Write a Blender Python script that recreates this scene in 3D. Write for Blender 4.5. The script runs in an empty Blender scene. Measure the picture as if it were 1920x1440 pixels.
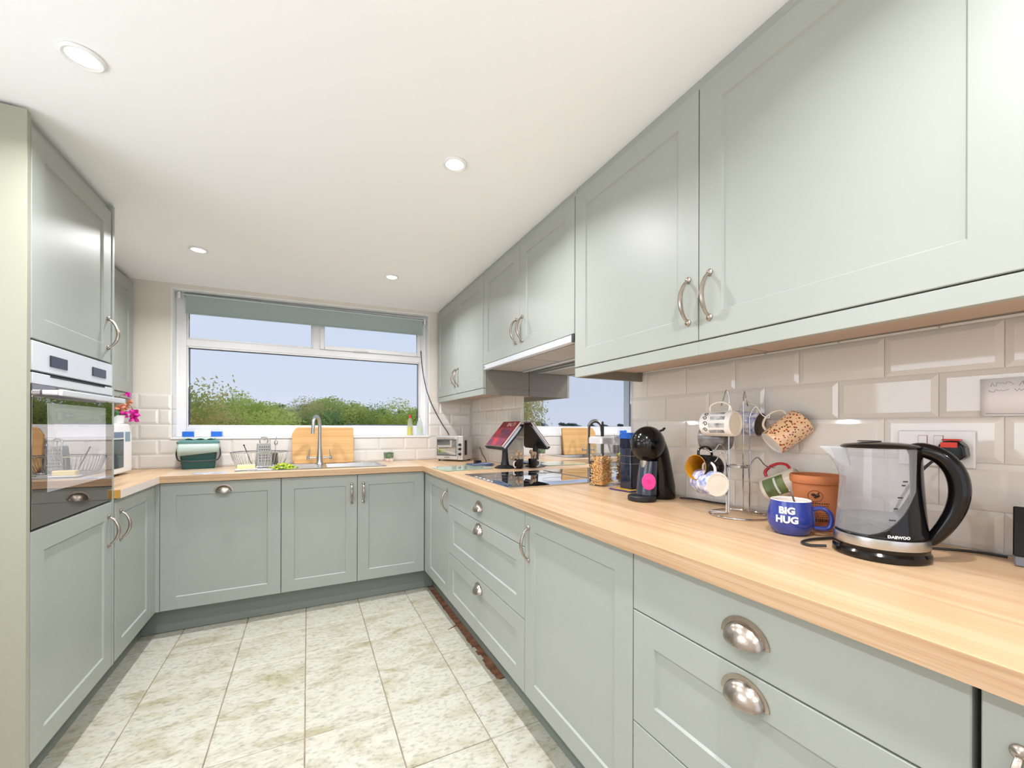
import bpy, bmesh, math, random
from mathutils import Vector, Matrix, Euler
random.seed(7)
PI = math.pi
scene = bpy.context.scene
C = scene.collection

# ------------------------------------------------------------------ camera
cam_d = bpy.data.cameras.new('camera')
cam = bpy.data.objects.new('camera', cam_d)
C.objects.link(cam)
cam.location = (0, 0, 1.18792)
YAW = 0.46376
cam.rotation_euler = (Matrix.Rotation(-YAW, 3, 'Z') @ Matrix.Rotation(PI / 2, 3, 'X') @ Matrix.Rotation(0.0027, 3, 'Z')).to_euler()
cam_d.sensor_width = 36
cam_d.lens = 765.63 * 36 / 1920
cam_d.shift_y = 80.5 / 1920
cam_d.clip_start = 0.02
cam_d.clip_end = 1000
scene.camera = cam

# ------------------------------------------------------------------ world
w = bpy.data.worlds.new('sky')
scene.world = w
w.use_nodes = True
nt = w.node_tree
nt.nodes.clear()
tc = nt.nodes.new('ShaderNodeTexCoord')
sep = nt.nodes.new('ShaderNodeSeparateXYZ')
nt.links.new(tc.outputs['Generated'], sep.inputs[0])
rmp = nt.nodes.new('ShaderNodeValToRGB')
nt.links.new(sep.outputs['Z'], rmp.inputs[0])
rmp.color_ramp.elements[0].position = 0.0
rmp.color_ramp.elements[0].color = (0.68, 0.73, 0.84, 1)
rmp.color_ramp.elements[1].position = 0.55
rmp.color_ramp.elements[1].color = (0.50, 0.61, 0.86, 1)
nz = nt.nodes.new('ShaderNodeTexNoise')
mp = nt.nodes.new('ShaderNodeMapping')
mp.inputs['Scale'].default_value = (1, 1, 3)
nt.links.new(tc.outputs['Generated'], mp.inputs[0])
nt.links.new(mp.outputs[0], nz.inputs['Vector'])
nz.inputs['Scale'].default_value = 2.2
nz.inputs['Detail'].default_value = 5
mx = nt.nodes.new('ShaderNodeMix')
mx.data_type = 'RGBA'
mr = nt.nodes.new('ShaderNodeMapRange')
mr.inputs[1].default_value = 0.42
mr.inputs[2].default_value = 0.75
mr.inputs[4].default_value = 0.45
nt.links.new(nz.outputs[0], mr.inputs[0])
nt.links.new(mr.outputs[0], mx.inputs[0])
nt.links.new(rmp.outputs[0], mx.inputs[6])
mx.inputs[7].default_value = (0.72, 0.77, 0.86, 1)
bg = nt.nodes.new('ShaderNodeBackground')
bg.inputs['Strength'].default_value = 1.06
nt.links.new(mx.outputs[2], bg.inputs[0])
wo = nt.nodes.new('ShaderNodeOutputWorld')
nt.links.new(bg.outputs[0], wo.inputs[0])

# ------------------------------------------------------------------ lights
def area(name, loc, rot, sx, sy, power, col, shape='RECTANGLE', spread=PI):
    d = bpy.data.lights.new(name, 'AREA')
    d.shape = shape
    d.size = sx
    if shape == 'RECTANGLE':
        d.size_y = sy
    d.energy = power
    d.color = col
    d.spread = spread
    o = bpy.data.objects.new(name, d)
    o.location = loc
    o.rotation_euler = rot
    C.objects.link(o)
    return o

DAY = (0.88, 0.94, 1.0)
P_BACK, P_LEFT, P_SPOT, P_UP = 10, 9, 10.0, 5.5
area('added_rear_fill', (0.1, -1.75, 1.15), (PI / 2, 0, 0), 2.2, 2.0, P_BACK, (0.97, 0.98, 1.0))  # fill lamp added at the unseen opening behind the camera
area('added_ceiling_fill', (0, -.35, 1.50), (math.radians(180 - 50), 0, 0), 1.0, .6, P_UP, (.97, .985, 1.0))  # fill lamp added near the camera to brighten the ceiling
area('daylight_side_window', (-1.27, 0.95, 1.42), (0, -PI / 2, 0), 0.8, 1.05, P_LEFT, DAY)
CEIL_S = [(-.53, 1.462), (.491, 1.468), (-.536, 2.757), (.489, 2.745), (-.53, .18), (.49, .18), (-.53, -1.1), (.49, -1.1)]

scene.view_settings.view_transform = 'Standard'
scene.view_settings.look = 'None'
scene.view_settings.exposure = 0.0
scene.view_settings.gamma = 1.0
scene.view_settings.use_curve_mapping = False

# ------------------------------------------------------------------ materials
def lin(c):
    return tuple(((x / 255) / 12.92 if x / 255 <= 0.04045 else ((x / 255 + 0.055) / 1.055) ** 2.4) for x in c)

def mat(name, col, rough=0.5, metal=0.0, coat=0.0, var=0.0, vscale=8.0, bump=0.0, bscale=60.0, stretch=(1, 1, 1), col2=None, emit=0.0, sheen=0.0, spec=0.5):
    m = bpy.data.materials.new(name)
    m.use_nodes = True
    n = m.node_tree
    b = n.nodes['Principled BSDF']
    c = lin(col)
    b.inputs['Base Color'].default_value = (*c, 1)
    b.inputs['Roughness'].default_value = rough
    b.inputs['Metallic'].default_value = metal
    b.inputs['Coat Weight'].default_value = coat
    b.inputs['Specular IOR Level'].default_value = spec
    if emit:
        b.inputs['Emission Color'].default_value = (*c, 1)
        b.inputs['Emission Strength'].default_value = emit
    if var or bump or col2:
        t = n.nodes.new('ShaderNodeTexCoord')
        mpn = n.nodes.new('ShaderNodeMapping')
        mpn.inputs['Scale'].default_value = stretch
        n.links.new(t.outputs['Object'], mpn.inputs[0])
    if var or col2:
        z = n.nodes.new('ShaderNodeTexNoise')
        z.inputs['Scale'].default_value = vscale
        z.inputs['Detail'].default_value = 4
        n.links.new(mpn.outputs[0], z.inputs['Vector'])
        r = n.nodes.new('ShaderNodeValToRGB')
        r.color_ramp.elements[0].position = 0.35
        r.color_ramp.elements[1].position = 0.65
        c2 = lin(col2) if col2 else tuple(min(1, x * (1 + var)) for x in c)
        c1 = c if col2 else tuple(x * (1 - var) for x in c)
        r.color_ramp.elements[0].color = (*c1, 1)
        r.color_ramp.elements[1].color = (*c2, 1)
        n.links.new(z.outputs[0], r.inputs[0])
        n.links.new(r.outputs[0], b.inputs['Base Color'])
    if bump:
        z2 = n.nodes.new('ShaderNodeTexNoise')
        z2.inputs['Scale'].default_value = bscale
        z2.inputs['Detail'].default_value = 3
        n.links.new(mpn.outputs[0], z2.inputs['Vector'])
        bp = n.nodes.new('ShaderNodeBump')
        bp.inputs['Strength'].default_value = bump
        bp.inputs['Distance'].default_value = 0.002
        n.links.new(z2.outputs[0], bp.inputs['Height'])
        n.links.new(bp.outputs[0], b.inputs['Normal'])
    return m

def thin_glass(name, tint=(1, 1, 1), refl=0.12, rough=0.0, milky=0.0, milkcol=(0.8, 0.82, 0.85), ior=1.45):
    m = bpy.data.materials.new(name)
    m.use_nodes = True
    n = m.node_tree
    n.nodes.clear()
    out = n.nodes.new('ShaderNodeOutputMaterial')
    tr = n.nodes.new('ShaderNodeBsdfTransparent')
    tr.inputs[0].default_value = (*tint, 1)
    gl = n.nodes.new('ShaderNodeBsdfGlossy')
    gl.inputs['Roughness'].default_value = rough
    fr = n.nodes.new('ShaderNodeFresnel')
    geo = n.nodes.new('ShaderNodeNewGeometry')
    io = n.nodes.new('ShaderNodeMapRange')
    io.inputs[3].default_value = ior
    io.inputs[4].default_value = 1 / ior
    n.links.new(geo.outputs['Backfacing'], io.inputs[0])
    n.links.new(io.outputs[0], fr.inputs[0])
    ad = n.nodes.new('ShaderNodeMath')
    ad.operation = 'MAXIMUM'
    ad.inputs[1].default_value = refl * 0.5
    n.links.new(fr.outputs[0], ad.inputs[0])
    mi = n.nodes.new('ShaderNodeMixShader')
    n.links.new(ad.outputs[0], mi.inputs[0])
    n.links.new(tr.outputs[0], mi.inputs[1])
    n.links.new(gl.outputs[0], mi.inputs[2])
    last = mi
    if milky:
        df = n.nodes.new('ShaderNodeBsdfDiffuse')
        df.inputs[0].default_value = (*milkcol, 1)
        tl = n.nodes.new('ShaderNodeBsdfTranslucent')
        tl.inputs[0].default_value = (*milkcol, 1)
        m2 = n.nodes.new('ShaderNodeMixShader')
        m2.inputs[0].default_value = 0.5
        n.links.new(df.outputs[0], m2.inputs[1])
        n.links.new(tl.outputs[0], m2.inputs[2])
        m3 = n.nodes.new('ShaderNodeMixShader')
        m3.inputs[0].default_value = milky
        n.links.new(mi.outputs[0], m3.inputs[1])
        n.links.new(m2.outputs[0], m3.inputs[2])
        last = m3
    n.links.new(last.outputs[0], out.inputs[0])
    return m

def dark_mirror(name, base, tint, amount):
    """opaque dark glass: diffuse black base under a strongly reflecting surface"""
    m = bpy.data.materials.new(name)
    m.use_nodes = True
    n = m.node_tree
    n.nodes.clear()
    out = n.nodes.new('ShaderNodeOutputMaterial')
    df = n.nodes.new('ShaderNodeBsdfDiffuse')
    df.inputs[0].default_value = (*base, 1)
    gl = n.nodes.new('ShaderNodeBsdfGlossy')
    gl.inputs['Roughness'].default_value = 0.0
    gl.inputs[0].default_value = (*tint, 1)
    mi = n.nodes.new('ShaderNodeMixShader')
    mi.inputs[0].default_value = amount
    n.links.new(df.outputs[0], mi.inputs[1])
    n.links.new(gl.outputs[0], mi.inputs[2])
    n.links.new(mi.outputs[0], out.inputs[0])
    return m

def wood(name, axis, a, b, c, rough=0.35, gscale=1.0):
    """long grain along the given object axis (0 x, 1 y)"""
    m = bpy.data.materials.new(name)
    m.use_nodes = True
    n = m.node_tree
    bs = n.nodes['Principled BSDF']
    t = n.nodes.new('ShaderNodeTexCoord')
    mpn = n.nodes.new('ShaderNodeMapping')
    sc = [26 * gscale, 26 * gscale, 60 * gscale]
    sc[axis] = 1.1 * gscale
    mpn.inputs['Scale'].default_value = sc
    n.links.new(t.outputs['Object'], mpn.inputs[0])
    z = n.nodes.new('ShaderNodeTexNoise')
    z.inputs['Scale'].default_value = 1.0
    z.inputs['Detail'].default_value = 6
    z.inputs['Roughness'].default_value = 0.62
    z.inputs['Distortion'].default_value = 0.4
    n.links.new(mpn.outputs[0], z.inputs['Vector'])
    r = n.nodes.new('ShaderNodeValToRGB')
    e = r.color_ramp.elements
    e[0].position = 0.30
    e[0].color = (*lin(a), 1)
    e[1].position = 0.72
    e[1].color = (*lin(c), 1)
    k = r.color_ramp.elements.new(0.5)
    k.color = (*lin(b), 1)
    n.links.new(z.outputs[0], r.inputs[0])
    n.links.new(r.outputs[0], bs.inputs['Base Color'])
    bs.inputs['Roughness'].default_value = rough
    return m

def floor_tile_mat():
    m = bpy.data.materials.new('marbled floor tile')
    m.use_nodes = True
    n = m.node_tree
    bs = n.nodes['Principled BSDF']
    t = n.nodes.new('ShaderNodeTexCoord')
    oi = n.nodes.new('ShaderNodeObjectInfo')
    mu = n.nodes.new('ShaderNodeVectorMath')
    mu.operation = 'SCALE'
    cb = n.nodes.new('ShaderNodeCombineXYZ')
    for k in range(3):
        n.links.new(oi.outputs['Random'], cb.inputs[k])
    n.links.new(cb.outputs[0], mu.inputs[0])
    mu.inputs['Scale'].default_value = 23.0
    ad = n.nodes.new('ShaderNodeVectorMath')
    n.links.new(t.outputs['Object'], ad.inputs[0])
    n.links.new(mu.outputs[0], ad.inputs[1])
    mpn = n.nodes.new('ShaderNodeMapping')
    mpn.inputs['Scale'].default_value = (1.0, 1.8, 1)
    mpn.inputs['Rotation'].default_value = (0, 0, 0.3)
    n.links.new(ad.outputs[0], mpn.inputs[0])
    z = n.nodes.new('ShaderNodeTexNoise')
    z.inputs['Scale'].default_value = 4.6
    z.inputs['Detail'].default_value = 7
    z.inputs['Roughness'].default_value = 0.68
    z.inputs['Distortion'].default_value = 0.7
    n.links.new(mpn.outputs[0], z.inputs['Vector'])
    r = n.nodes.new('ShaderNodeValToRGB')
    e = r.color_ramp.elements
    e[0].position = 0.30
    e[0].color = (*lin((172, 164, 130)), 1)
    e[1].position = 0.74
    e[1].color = (*lin((218, 198, 160)), 1)
    for p, c in ((0.40, (188, 184, 160)), (0.48, (204, 203, 186)), (0.56, (214, 213, 202)), (0.64, (196, 198, 178))):
        k = r.color_ramp.elements.new(p)
        k.color = (*lin(tuple(int(q * .75 + b_ * .25) for q, b_ in zip(c, (212, 206, 190)))), 1)
    n.links.new(z.outputs[0], r.inputs[0])
    z2 = n.nodes.new('ShaderNodeTexNoise')
    z2.inputs['Scale'].default_value = 42
    z2.inputs['Detail'].default_value = 4
    n.links.new(mpn.outputs[0], z2.inputs['Vector'])
    r2 = n.nodes.new('ShaderNodeMapRange')
    r2.inputs[1].default_value = 0.3
    r2.inputs[2].default_value = 0.5
    r2.inputs[3].default_value = 0.58
    r2.inputs[4].default_value = 0.86
    n.links.new(z2.outputs[0], r2.inputs[0])
    ml = n.nodes.new('ShaderNodeVectorMath')
    ml.operation = 'SCALE'
    n.links.new(r.outputs[0], ml.inputs[0])
    n.links.new(r2.outputs[0], ml.inputs['Scale'])
    n.links.new(ml.outputs[0], bs.inputs['Base Color'])
    bs.inputs['Roughness'].default_value = 0.34
    bp = n.nodes.new('ShaderNodeBump')
    bp.inputs['Strength'].default_value = 0.15
    bp.inputs['Distance'].default_value = 0.002
    n.links.new(z.outputs[0], bp.inputs['Height'])
    n.links.new(bp.outputs[0], bs.inputs['Normal'])
    return m

SAGE = mat('sage painted door', (162, 166, 159), 0.42, var=0.02, vscale=3, bump=0.05, bscale=180)
SAGE_DARK = mat('sage cabinet side', (138, 143, 132), 0.5)
SIDE_SHADE = mat('taupe shaded cabinet side', (126, 121, 111), 0.5)  # shade on the sage cabinet sides, put into the colour
UNDER_BOUNCE = mat('cabinet underside with bounce tint', (196, 174, 156), 0.6)  # warm bounce off the worktop is put into this underside colour
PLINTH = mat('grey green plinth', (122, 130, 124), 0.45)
PAINT = mat('cream wall paint', (226, 220, 211), 0.8, bump=0.06, bscale=90)
CEILP = mat('white ceiling paint', (250, 250, 250), 0.85, bump=0.05, bscale=70)
REVEAL = mat('white reveal paint', (240, 240, 240), 0.6)
TILE = mat('cream glazed tile', (228, 223, 217), 0.07, coat=0.3, var=0.012, vscale=3)
GROUT = mat('pale grout', (226, 221, 214), 0.85)
FT = floor_tile_mat()
FGROUT = mat('brown floor grout', (158, 138, 116), 0.9, var=0.25, vscale=12)
SUBFLOOR = mat('exposed red brown subfloor', (98, 66, 48), 0.9, col2=(146, 100, 72), vscale=22, bump=0.6, bscale=60)
WOOD_Y = wood('oak laminate lengthways', 1, (190, 154, 116), (206, 172, 134), (218, 190, 156))
WOOD_X = wood('oak laminate crossways window lit', 0, (196, 170, 144), (208, 184, 158), (218, 198, 174))  # paler, pinker tones: window light on the back run put into the colour
EDGE_Y = wood('oak laminate edge lengthways', 1, (172, 136, 102), (194, 160, 126), (210, 180, 148), gscale=2.0)
EDGE_X = wood('oak laminate edge crossways', 0, (172, 136, 102), (194, 160, 126), (210, 180, 148), gscale=2.0)
OCHRE = mat('raw ochre end strip', (186, 142, 62), 0.7, var=0.12, vscale=40)
BOARDW = wood('beech board', 0, (204, 152, 92), (219, 172, 112), (232, 190, 132), rough=0.5, gscale=0.7)
PEWTER = mat('brushed pewter', (178, 168, 158), 0.27, 1.0, var=0.1, vscale=30, bump=0.15, bscale=200)
STEEL = mat('brushed steel', (196, 196, 196), 0.28, 1.0, var=0.05, vscale=60, stretch=(1, 1, 12))
CHROME = mat('polished chrome', (205, 205, 208), 0.12, 1.0)
SATIN = mat('white satin metal', (226, 227, 232), 0.32, 0.35)
UPVC = mat('white window plastic', (238, 239, 242), 0.3)
WHITEP = mat('white plastic', (238, 238, 238), 0.3)
BLACKP = mat('gloss black plastic', (12, 11, 12), 0.14, spec=.4)
BLACKM = mat('matt black plastic', (24, 24, 26), 0.5)
DARKGREY = mat('dark grey plastic', (52, 52, 56), 0.4)
SPLASH = dark_mirror('smoked mirror splashback', (0.01, 0.01, 0.012), (0.97, 0.98, 1.0), 0.90)
HOBG = dark_mirror('black hob glass', (0.008, 0.008, 0.01), (0.95, 0.97, 1.0), 0.78)
OVENG = dark_mirror('black oven glass', (0.014, 0.010, 0.010), (0.95, 0.90, 0.87), 0.42)
OVENI = dark_mirror('inner oven glass with painted haze', (0.46, 0.46, 0.50), (0.97, 0.95, 0.95), 0.50)  # pale base colour paints in a whitish haze over the glass
PANE = thin_glass('window glass', (0.98, 0.99, 1.0), 0.0, ior=1.12)
GLASSC = thin_glass('clear glass', (0.95, 0.97, 0.97), 0.16)
KETG = thin_glass('steamed kettle glass', (0.90, 0.92, 0.95), 0.1, 0.05, milky=0.25, milkcol=(0.86, 0.87, 0.90))
SPOUT = thin_glass('frosted spout plastic', (0.96, 0.97, 1.0), 0.1, 0.2, milky=0.6, milkcol=(0.88, 0.9, 0.92))
WATER = thin_glass('kettle water', (0.70, 0.72, 0.76), 0.1, milky=0.35, milkcol=(0.35, 0.36, 0.38))
LENS = mat('lit lamp lens', (255, 250, 240), 0.4, emit=3.0)
CREAM = mat('cream glazed china', (236, 228, 212), 0.15, coat=0.4)
NAVYMUG = mat('cobalt blue glaze', (50, 64, 146), 0.16, coat=0.3)
WHITEINK = mat('white print', (245, 245, 245), 0.5)
BLACKINK = mat('black print', (26, 24, 24), 0.6)
TERRA = mat('terracotta', (186, 112, 68), 0.7, var=0.08, vscale=15)

# ------------------------------------------------------------------ mesh helpers
class MB:
    def __init__(self):
        self.bm = bmesh.new()
        self.T = Matrix.Identity(4)

    def v(self, p):
        return self.bm.verts.new(self.T @ Vector(p))

    def f(self, vs):
        try:
            return self.bm.faces.new(vs)
        except ValueError:
            return None

    def box(self, x0, x1, y0, y1, z0, z1):
        p = [self.v(q) for q in ((x0, y0, z0), (x1, y0, z0), (x1, y1, z0), (x0, y1, z0), (x0, y0, z1), (x1, y0, z1), (x1, y1, z1), (x0, y1, z1))]
        for q in ((0, 3, 2, 1), (4, 5, 6, 7), (0, 1, 5, 4), (1, 2, 6, 5), (2, 3, 7, 6), (3, 0, 4, 7)):
            self.f([p[i] for i in q])
        return self

    def hexa(self, pts):
        p = [self.v(q) for q in pts]
        for q in ((0, 3, 2, 1), (4, 5, 6, 7), (0, 1, 5, 4), (1, 2, 6, 5), (2, 3, 7, 6), (3, 0, 4, 7)):
            self.f([p[i] for i in q])
        return self

    def rings(self, rings, closed=False, cap=True, wrap=True):
        R = [[self.v(p) for p in r] for r in rings]
        n = len(R[0])
        m = len(R)
        for i in range(m if closed else m - 1):
            a, b = R[i], R[(i + 1) % m]
            for j in range(n if wrap else n - 1):
                k = (j + 1) % n
                self.f([a[j], a[k], b[k], b[j]])
        if cap and not closed and wrap:
            self.f(list(reversed(R[0])))
            self.f(R[-1])
        return self

    def lathe(self, prof, n=28, c=(0, 0, 0), sx=1.0, sy=1.0, cap=True):
        rings = []
        for r, z in prof:
            r = max(r, 1e-5)
            rings.append([(c[0] + sx * r * math.cos(2 * PI * j / n), c[1] + sy * r * math.sin(2 * PI * j / n), c[2] + z) for j in range(n)])
        return self.rings(rings, cap=cap)

    def cyl(self, p0, p1, r0, r1=None, n=14):
        return self.tube([p0, p1], [r0, r0 if r1 is None else r1], n)

    def tube(self, pts, r, n=8, closed=False, flat=None, up=None):
        pts = [Vector(p) for p in pts]
        m = len(pts)
        if not isinstance(r, (list, tuple)):
            r = [r] * m
        t = []
        for i in range(m):
            a = pts[(i - 1) % m] if (closed or i > 0) else pts[i]
            b = pts[(i + 1) % m] if (closed or i < m - 1) else pts[i]
            d = (b - a)
            t.append(d.normalized() if d.length > 1e-9 else Vector((0, 0, 1)))
        u = Vector(up) if up else (Vector((0, 0, 1)) if abs(t[0].z) < 0.9 else Vector((1, 0, 0)))
        rings = []
        for i in range(m):
            s = t[i].cross(u)
            if s.length < 1e-6:
                s = t[i].orthogonal()
            s.normalize()
            q = s.cross(t[i]).normalized()
            u = q
            k = flat if flat else 1.0
            rings.append([pts[i] + s * (r[i] * math.cos(2 * PI * j / n)) + q * (r[i] * k * math.sin(2 * PI * j / n)) for j in range(n)])
        return self.rings(rings, closed=closed)

    def ball(self, c, rx, ry=None, rz=None, n=16, m=10):
        ry = rx if ry is None else ry
        rz = rx if rz is None else rz
        rings = []
        for i in range(m + 1):
            a = -PI / 2 + PI * i / m
            k = max(math.cos(a), 1e-4)
            rings.append([(c[0] + rx * k * math.cos(2 * PI * j / n), c[1] + ry * k * math.sin(2 * PI * j / n), c[2] + rz * math.sin(a)) for j in range(n)])
        return self.rings(rings)

    def prism(self, poly, axis, a, b):
        """polygon in the two other axes, extruded along axis from a to b"""
        def P(p, t):
            q = list(p)
            q.insert(axis, t)
            return q
        A = [self.v(P(p, a)) for p in poly]
        B = [self.v(P(p, b)) for p in poly]
        n = len(poly)
        self.f(list(reversed(A)))
        self.f(B)
        for i in range(n):
            j = (i + 1) % n
            self.f([A[i], A[j], B[j], B[i]])
        return self

    def mesh(self, name, m, smooth=True, angle=35):
        bm = self.bm
        bmesh.ops.remove_doubles(bm, verts=bm.verts, dist=1e-6)
        bmesh.ops.recalc_face_normals(bm, faces=bm.faces)
        if smooth:
            for fc in bm.faces:
                fc.smooth = True
            for e in bm.edges:
                if len(e.link_faces) == 2:
                    e.smooth = e.calc_face_angle(0) < math.radians(angle)
        me = bpy.data.meshes.new(name)
        bm.to_mesh(me)
        bm.free()
        if m:
            me.materials.append(m)
        return me

    def build(self, name, m, parent=None, loc=None, rot=None, bevel=0.0, seg=2, smooth=True):
        me = self.mesh(name, m, smooth)
        return link(name, me, parent, loc, rot, bevel, seg)

def link(name, me, parent=None, loc=None, rot=None, bevel=0.0, seg=2):
    o = bpy.data.objects.new(name, me)
    C.objects.link(o)
    if parent:
        o.parent = parent
    if loc:
        o.location = loc
    if rot:
        o.rotation_euler = rot
    if bevel:
        md = o.modifiers.new('bevel', 'BEVEL')
        md.width = bevel
        md.segments = seg
        md.limit_method = 'ANGLE'
        md.angle_limit = 0.6
        md.harden_normals = False
    return o

def bx(name, m, parent, x0, x1, y0, y1, z0, z1, bevel=0.0, seg=2):
    return MB().box(x0, x1, y0, y1, z0, z1).build(name, m, parent, bevel=bevel, seg=seg)

def thing(name, label, cat, loc=(0, 0, 0), rz=0.0, group=None, rot=None):
    o = bpy.data.objects.new(name, None)
    C.objects.link(o)
    o.location = loc
    o.rotation_euler = rot if rot else (0, 0, rz)
    o.empty_display_size = 0.05
    o['label'] = label
    o['category'] = cat
    if group:
        o['group'] = group
    return o

def tag(o, label, cat, group=None):
    o['label'] = label
    o['category'] = cat
    if group:
        o['group'] = group
    return o

def struct(o, label=None):
    o['kind'] = 'structure'
    if label:
        o['label'] = label
    return o

def text_mesh(name, s, size, m, parent, M4, ext=0.0003, align='CENTER', space=1.0, bold=0.0):
    cu = bpy.data.curves.new(name, 'FONT')
    cu.body = s
    cu.size = size
    cu.extrude = ext
    cu.offset = bold
    cu.align_x = align
    cu.align_y = 'CENTER'
    cu.space_character = space
    cu.resolution_u = 3
    tmp = bpy.data.objects.new(name, cu)
    C.objects.link(tmp)
    bpy.context.view_layer.update()
    me = bpy.data.meshes.new_from_object(tmp)
    bpy.data.objects.remove(tmp)
    bpy.data.curves.remove(cu)
    me.name = name
    me.materials.clear()
    me.materials.append(m)
    o = bpy.data.objects.new(name, me)
    C.objects.link(o)
    if parent:
        o.parent = parent
    o.matrix_local = M4
    return o

def wrap_text(o, R):
    """bend a text mesh (lying in local XY, z out) round a vertical cylinder of radius R"""
    for vt in o.data.vertices:
        x, y, z = vt.co
        a = x / R
        vt.co = ((R + z) * math.sin(a), y, (R + z) * math.cos(a))
    o.data.update()

# ------------------------------------------------------------------ dimensions
XR, YB, XL, XU = .756, 2.911, -.756, .9935
YW = 3.45
WT, WB = .908, .870
ZTOP = 2.154
def wx(y):
    return 1.385 - .019 * y
def cz(x, y):
    return 2.149 + .0187 * (x + .776) - .0043 * (y - 2)

# ------------------------------------------------------------------ room shell
fl = bx('floor', FGROUT, None, -1.6, 1.6, -2.0, 3.75, -.15, -.006)
struct(fl, 'floor of square marbled beige and grey tiles')
TP = .318
tile_cache = {}
def floor_tile(x0, x1, y0, y1, dz=0.0):
    key = (round(x1 - x0, 3), round(y1 - y0, 3))
    if key not in tile_cache:
        a, b = key
        mb = MB()
        g = .0016
        e = .0022
        h = .006
        r0 = [(g, g, -.006), (a - g, g, -.006), (a - g, b - g, -.006), (g, b - g, -.006)]
        r1 = [(p[0], p[1], -e) for p in r0]
        r2 = [(g + e, g + e, 0), (a - g - e, g + e, 0), (a - g - e, b - g - e, 0), (g + e, b - g - e, 0)]
        mb.rings([r0, r1, r2])
        tile_cache[key] = mb.mesh('floor_tile', FT, smooth=False)
    o = link('floor_tile', tile_cache[key], fl, (x0, y0, dz))
    return o
for i in range(6):
    for j in range(11):
        x0 = -.961 + TP * i
        y0 = 1.745 - 7 * TP + TP * j
        x1, y1 = x0 + TP, y0 + TP
        dz = random.uniform(-.0004, .0004)
        if i == 5 and y0 > 1.95:
            x1 = .800
        if i == 5 and 1.6 < y0 < 1.95:
            x1 = .812
        floor_tile(x0, x1, y0, y1, dz)
sb = MB()
for k in range(26):
    y = 1.80 + k * .045
    sb.box(.798 + random.uniform(-.006, .003), .90, y - .05, y - .005, -.006, -.001 + random.uniform(0, .0022))
sb.hexa([(.735, 2.300, -.003), (.81, 2.33, -.003), (.81, 2.348, -.003), (.74, 2.308, -.003), (.735, 2.300, .0006), (.81, 2.33, .0008), (.81, 2.348, .0008), (.74, 2.308, .0006)])
sb.build('subfloor_strip', SUBFLOOR, fl)['label'] = 'reddish brown bare strip where floor tile edge is missing'

ce = MB()
P = []
for (x, y) in ((-1.6, -2.0), (1.6, -2.0), (1.6, 3.75), (-1.6, 3.75)):
    P.append((x, y, cz(x, y)))
ce.hexa(P + [(p[0], p[1], 2.5) for p in P])
struct(ce.build('ceiling', CEILP, None, smooth=False), 'smooth white ceiling')

# back wall with window opening
OX0, OX1, OZ0 = -.816, .929, 1.112
def oz1(x):
    return 2.112 + .0195 * (x + .817)
wb = MB()
YO = YW + .28
wb.box(-1.6, OX0, YW, YO, -.15, 2.5)
wb.box(OX1, 1.6, YW, YO, -.15, 2.5)
wb.box(OX0, OX1, YW, YO, -.15, OZ0)
wb.hexa([(OX0, YW, oz1(OX0)), (OX1, YW, oz1(OX1)), (OX1, YO, oz1(OX1)), (OX0, YO, oz1(OX0)), (OX0, YW, 2.5), (OX1, YW, 2.5), (OX1, YO, 2.5), (OX0, YO, 2.5)])
wallb = struct(wb.build('wall_back', PAINT, None, smooth=False), 'cream painted wall around the kitchen window')
# white reveal linings
rv = MB()
t = .006
rv.box(OX0, OX0 + t, YW - .002, YO + .001, OZ0, oz1(OX0) - .0005)
rv.box(OX1 - t, OX1, YW - .002, YO + .001, OZ0, oz1(OX1) - .0005)
rv.hexa([(OX0 + t, YW - .002, oz1(OX0) - t), (OX1 - t, YW - .002, oz1(OX1) - t), (OX1 - t, YO + .001, oz1(OX1) - t), (OX0 + t, YO + .001, oz1(OX0) - t),
         (OX0 + t, YW - .002, oz1(OX0)), (OX1 - t, YW - .002, oz1(OX1)), (OX1 - t, YO + .001, oz1(OX1)), (OX0 + t, YO + .001, oz1(OX0))])
struct(rv.build('trim_1', REVEAL, None, smooth=False), 'white plaster lining of window opening')

# right wall, very slightly out of square
wr = MB()
def WP(y, z, o=0.0):
    return (wx(y) + o, y, z)
wr.hexa([WP(-2.0, -.15), WP(YW, -.15), (1.6, YW, -.15), (1.6, -2.0, -.15), WP(-2.0, 2.5), WP(YW, 2.5), (1.6, YW, 2.5), (1.6, -2.0, 2.5)])
wallr = struct(wr.build('wall_right', PAINT, None, smooth=False), 'right wall tiled in cream bevelled tiles')
wl = MB()
wl.box(-1.6, -1.34, -2.0, .36, -.15, 2.5)
wl.box(-1.6, -1.34, 1.5, YW, -.15, 2.5)
wl.box(-1.6, -1.34, .36, 1.5, -.15, .95)
wl.box(-1.6, -1.34, .36, 1.5, 1.84, 2.5)
walll = struct(wl.build('wall_left', PAINT, None, smooth=False), 'left wall behind the oven tower')
wf = MB()
wf.box(-1.6, -1.05, -2.2, -2.0, -.15, 2.5)
wf.box(1.25, 1.6, -2.2, -2.0, -.15, 2.5)
wf.box(-1.05, 1.25, -2.2, -2.0, 2.08, 2.5)
struct(wf.build('wall_front', PAINT, None, smooth=False), 'wall behind the camera with a wide opening')

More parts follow.
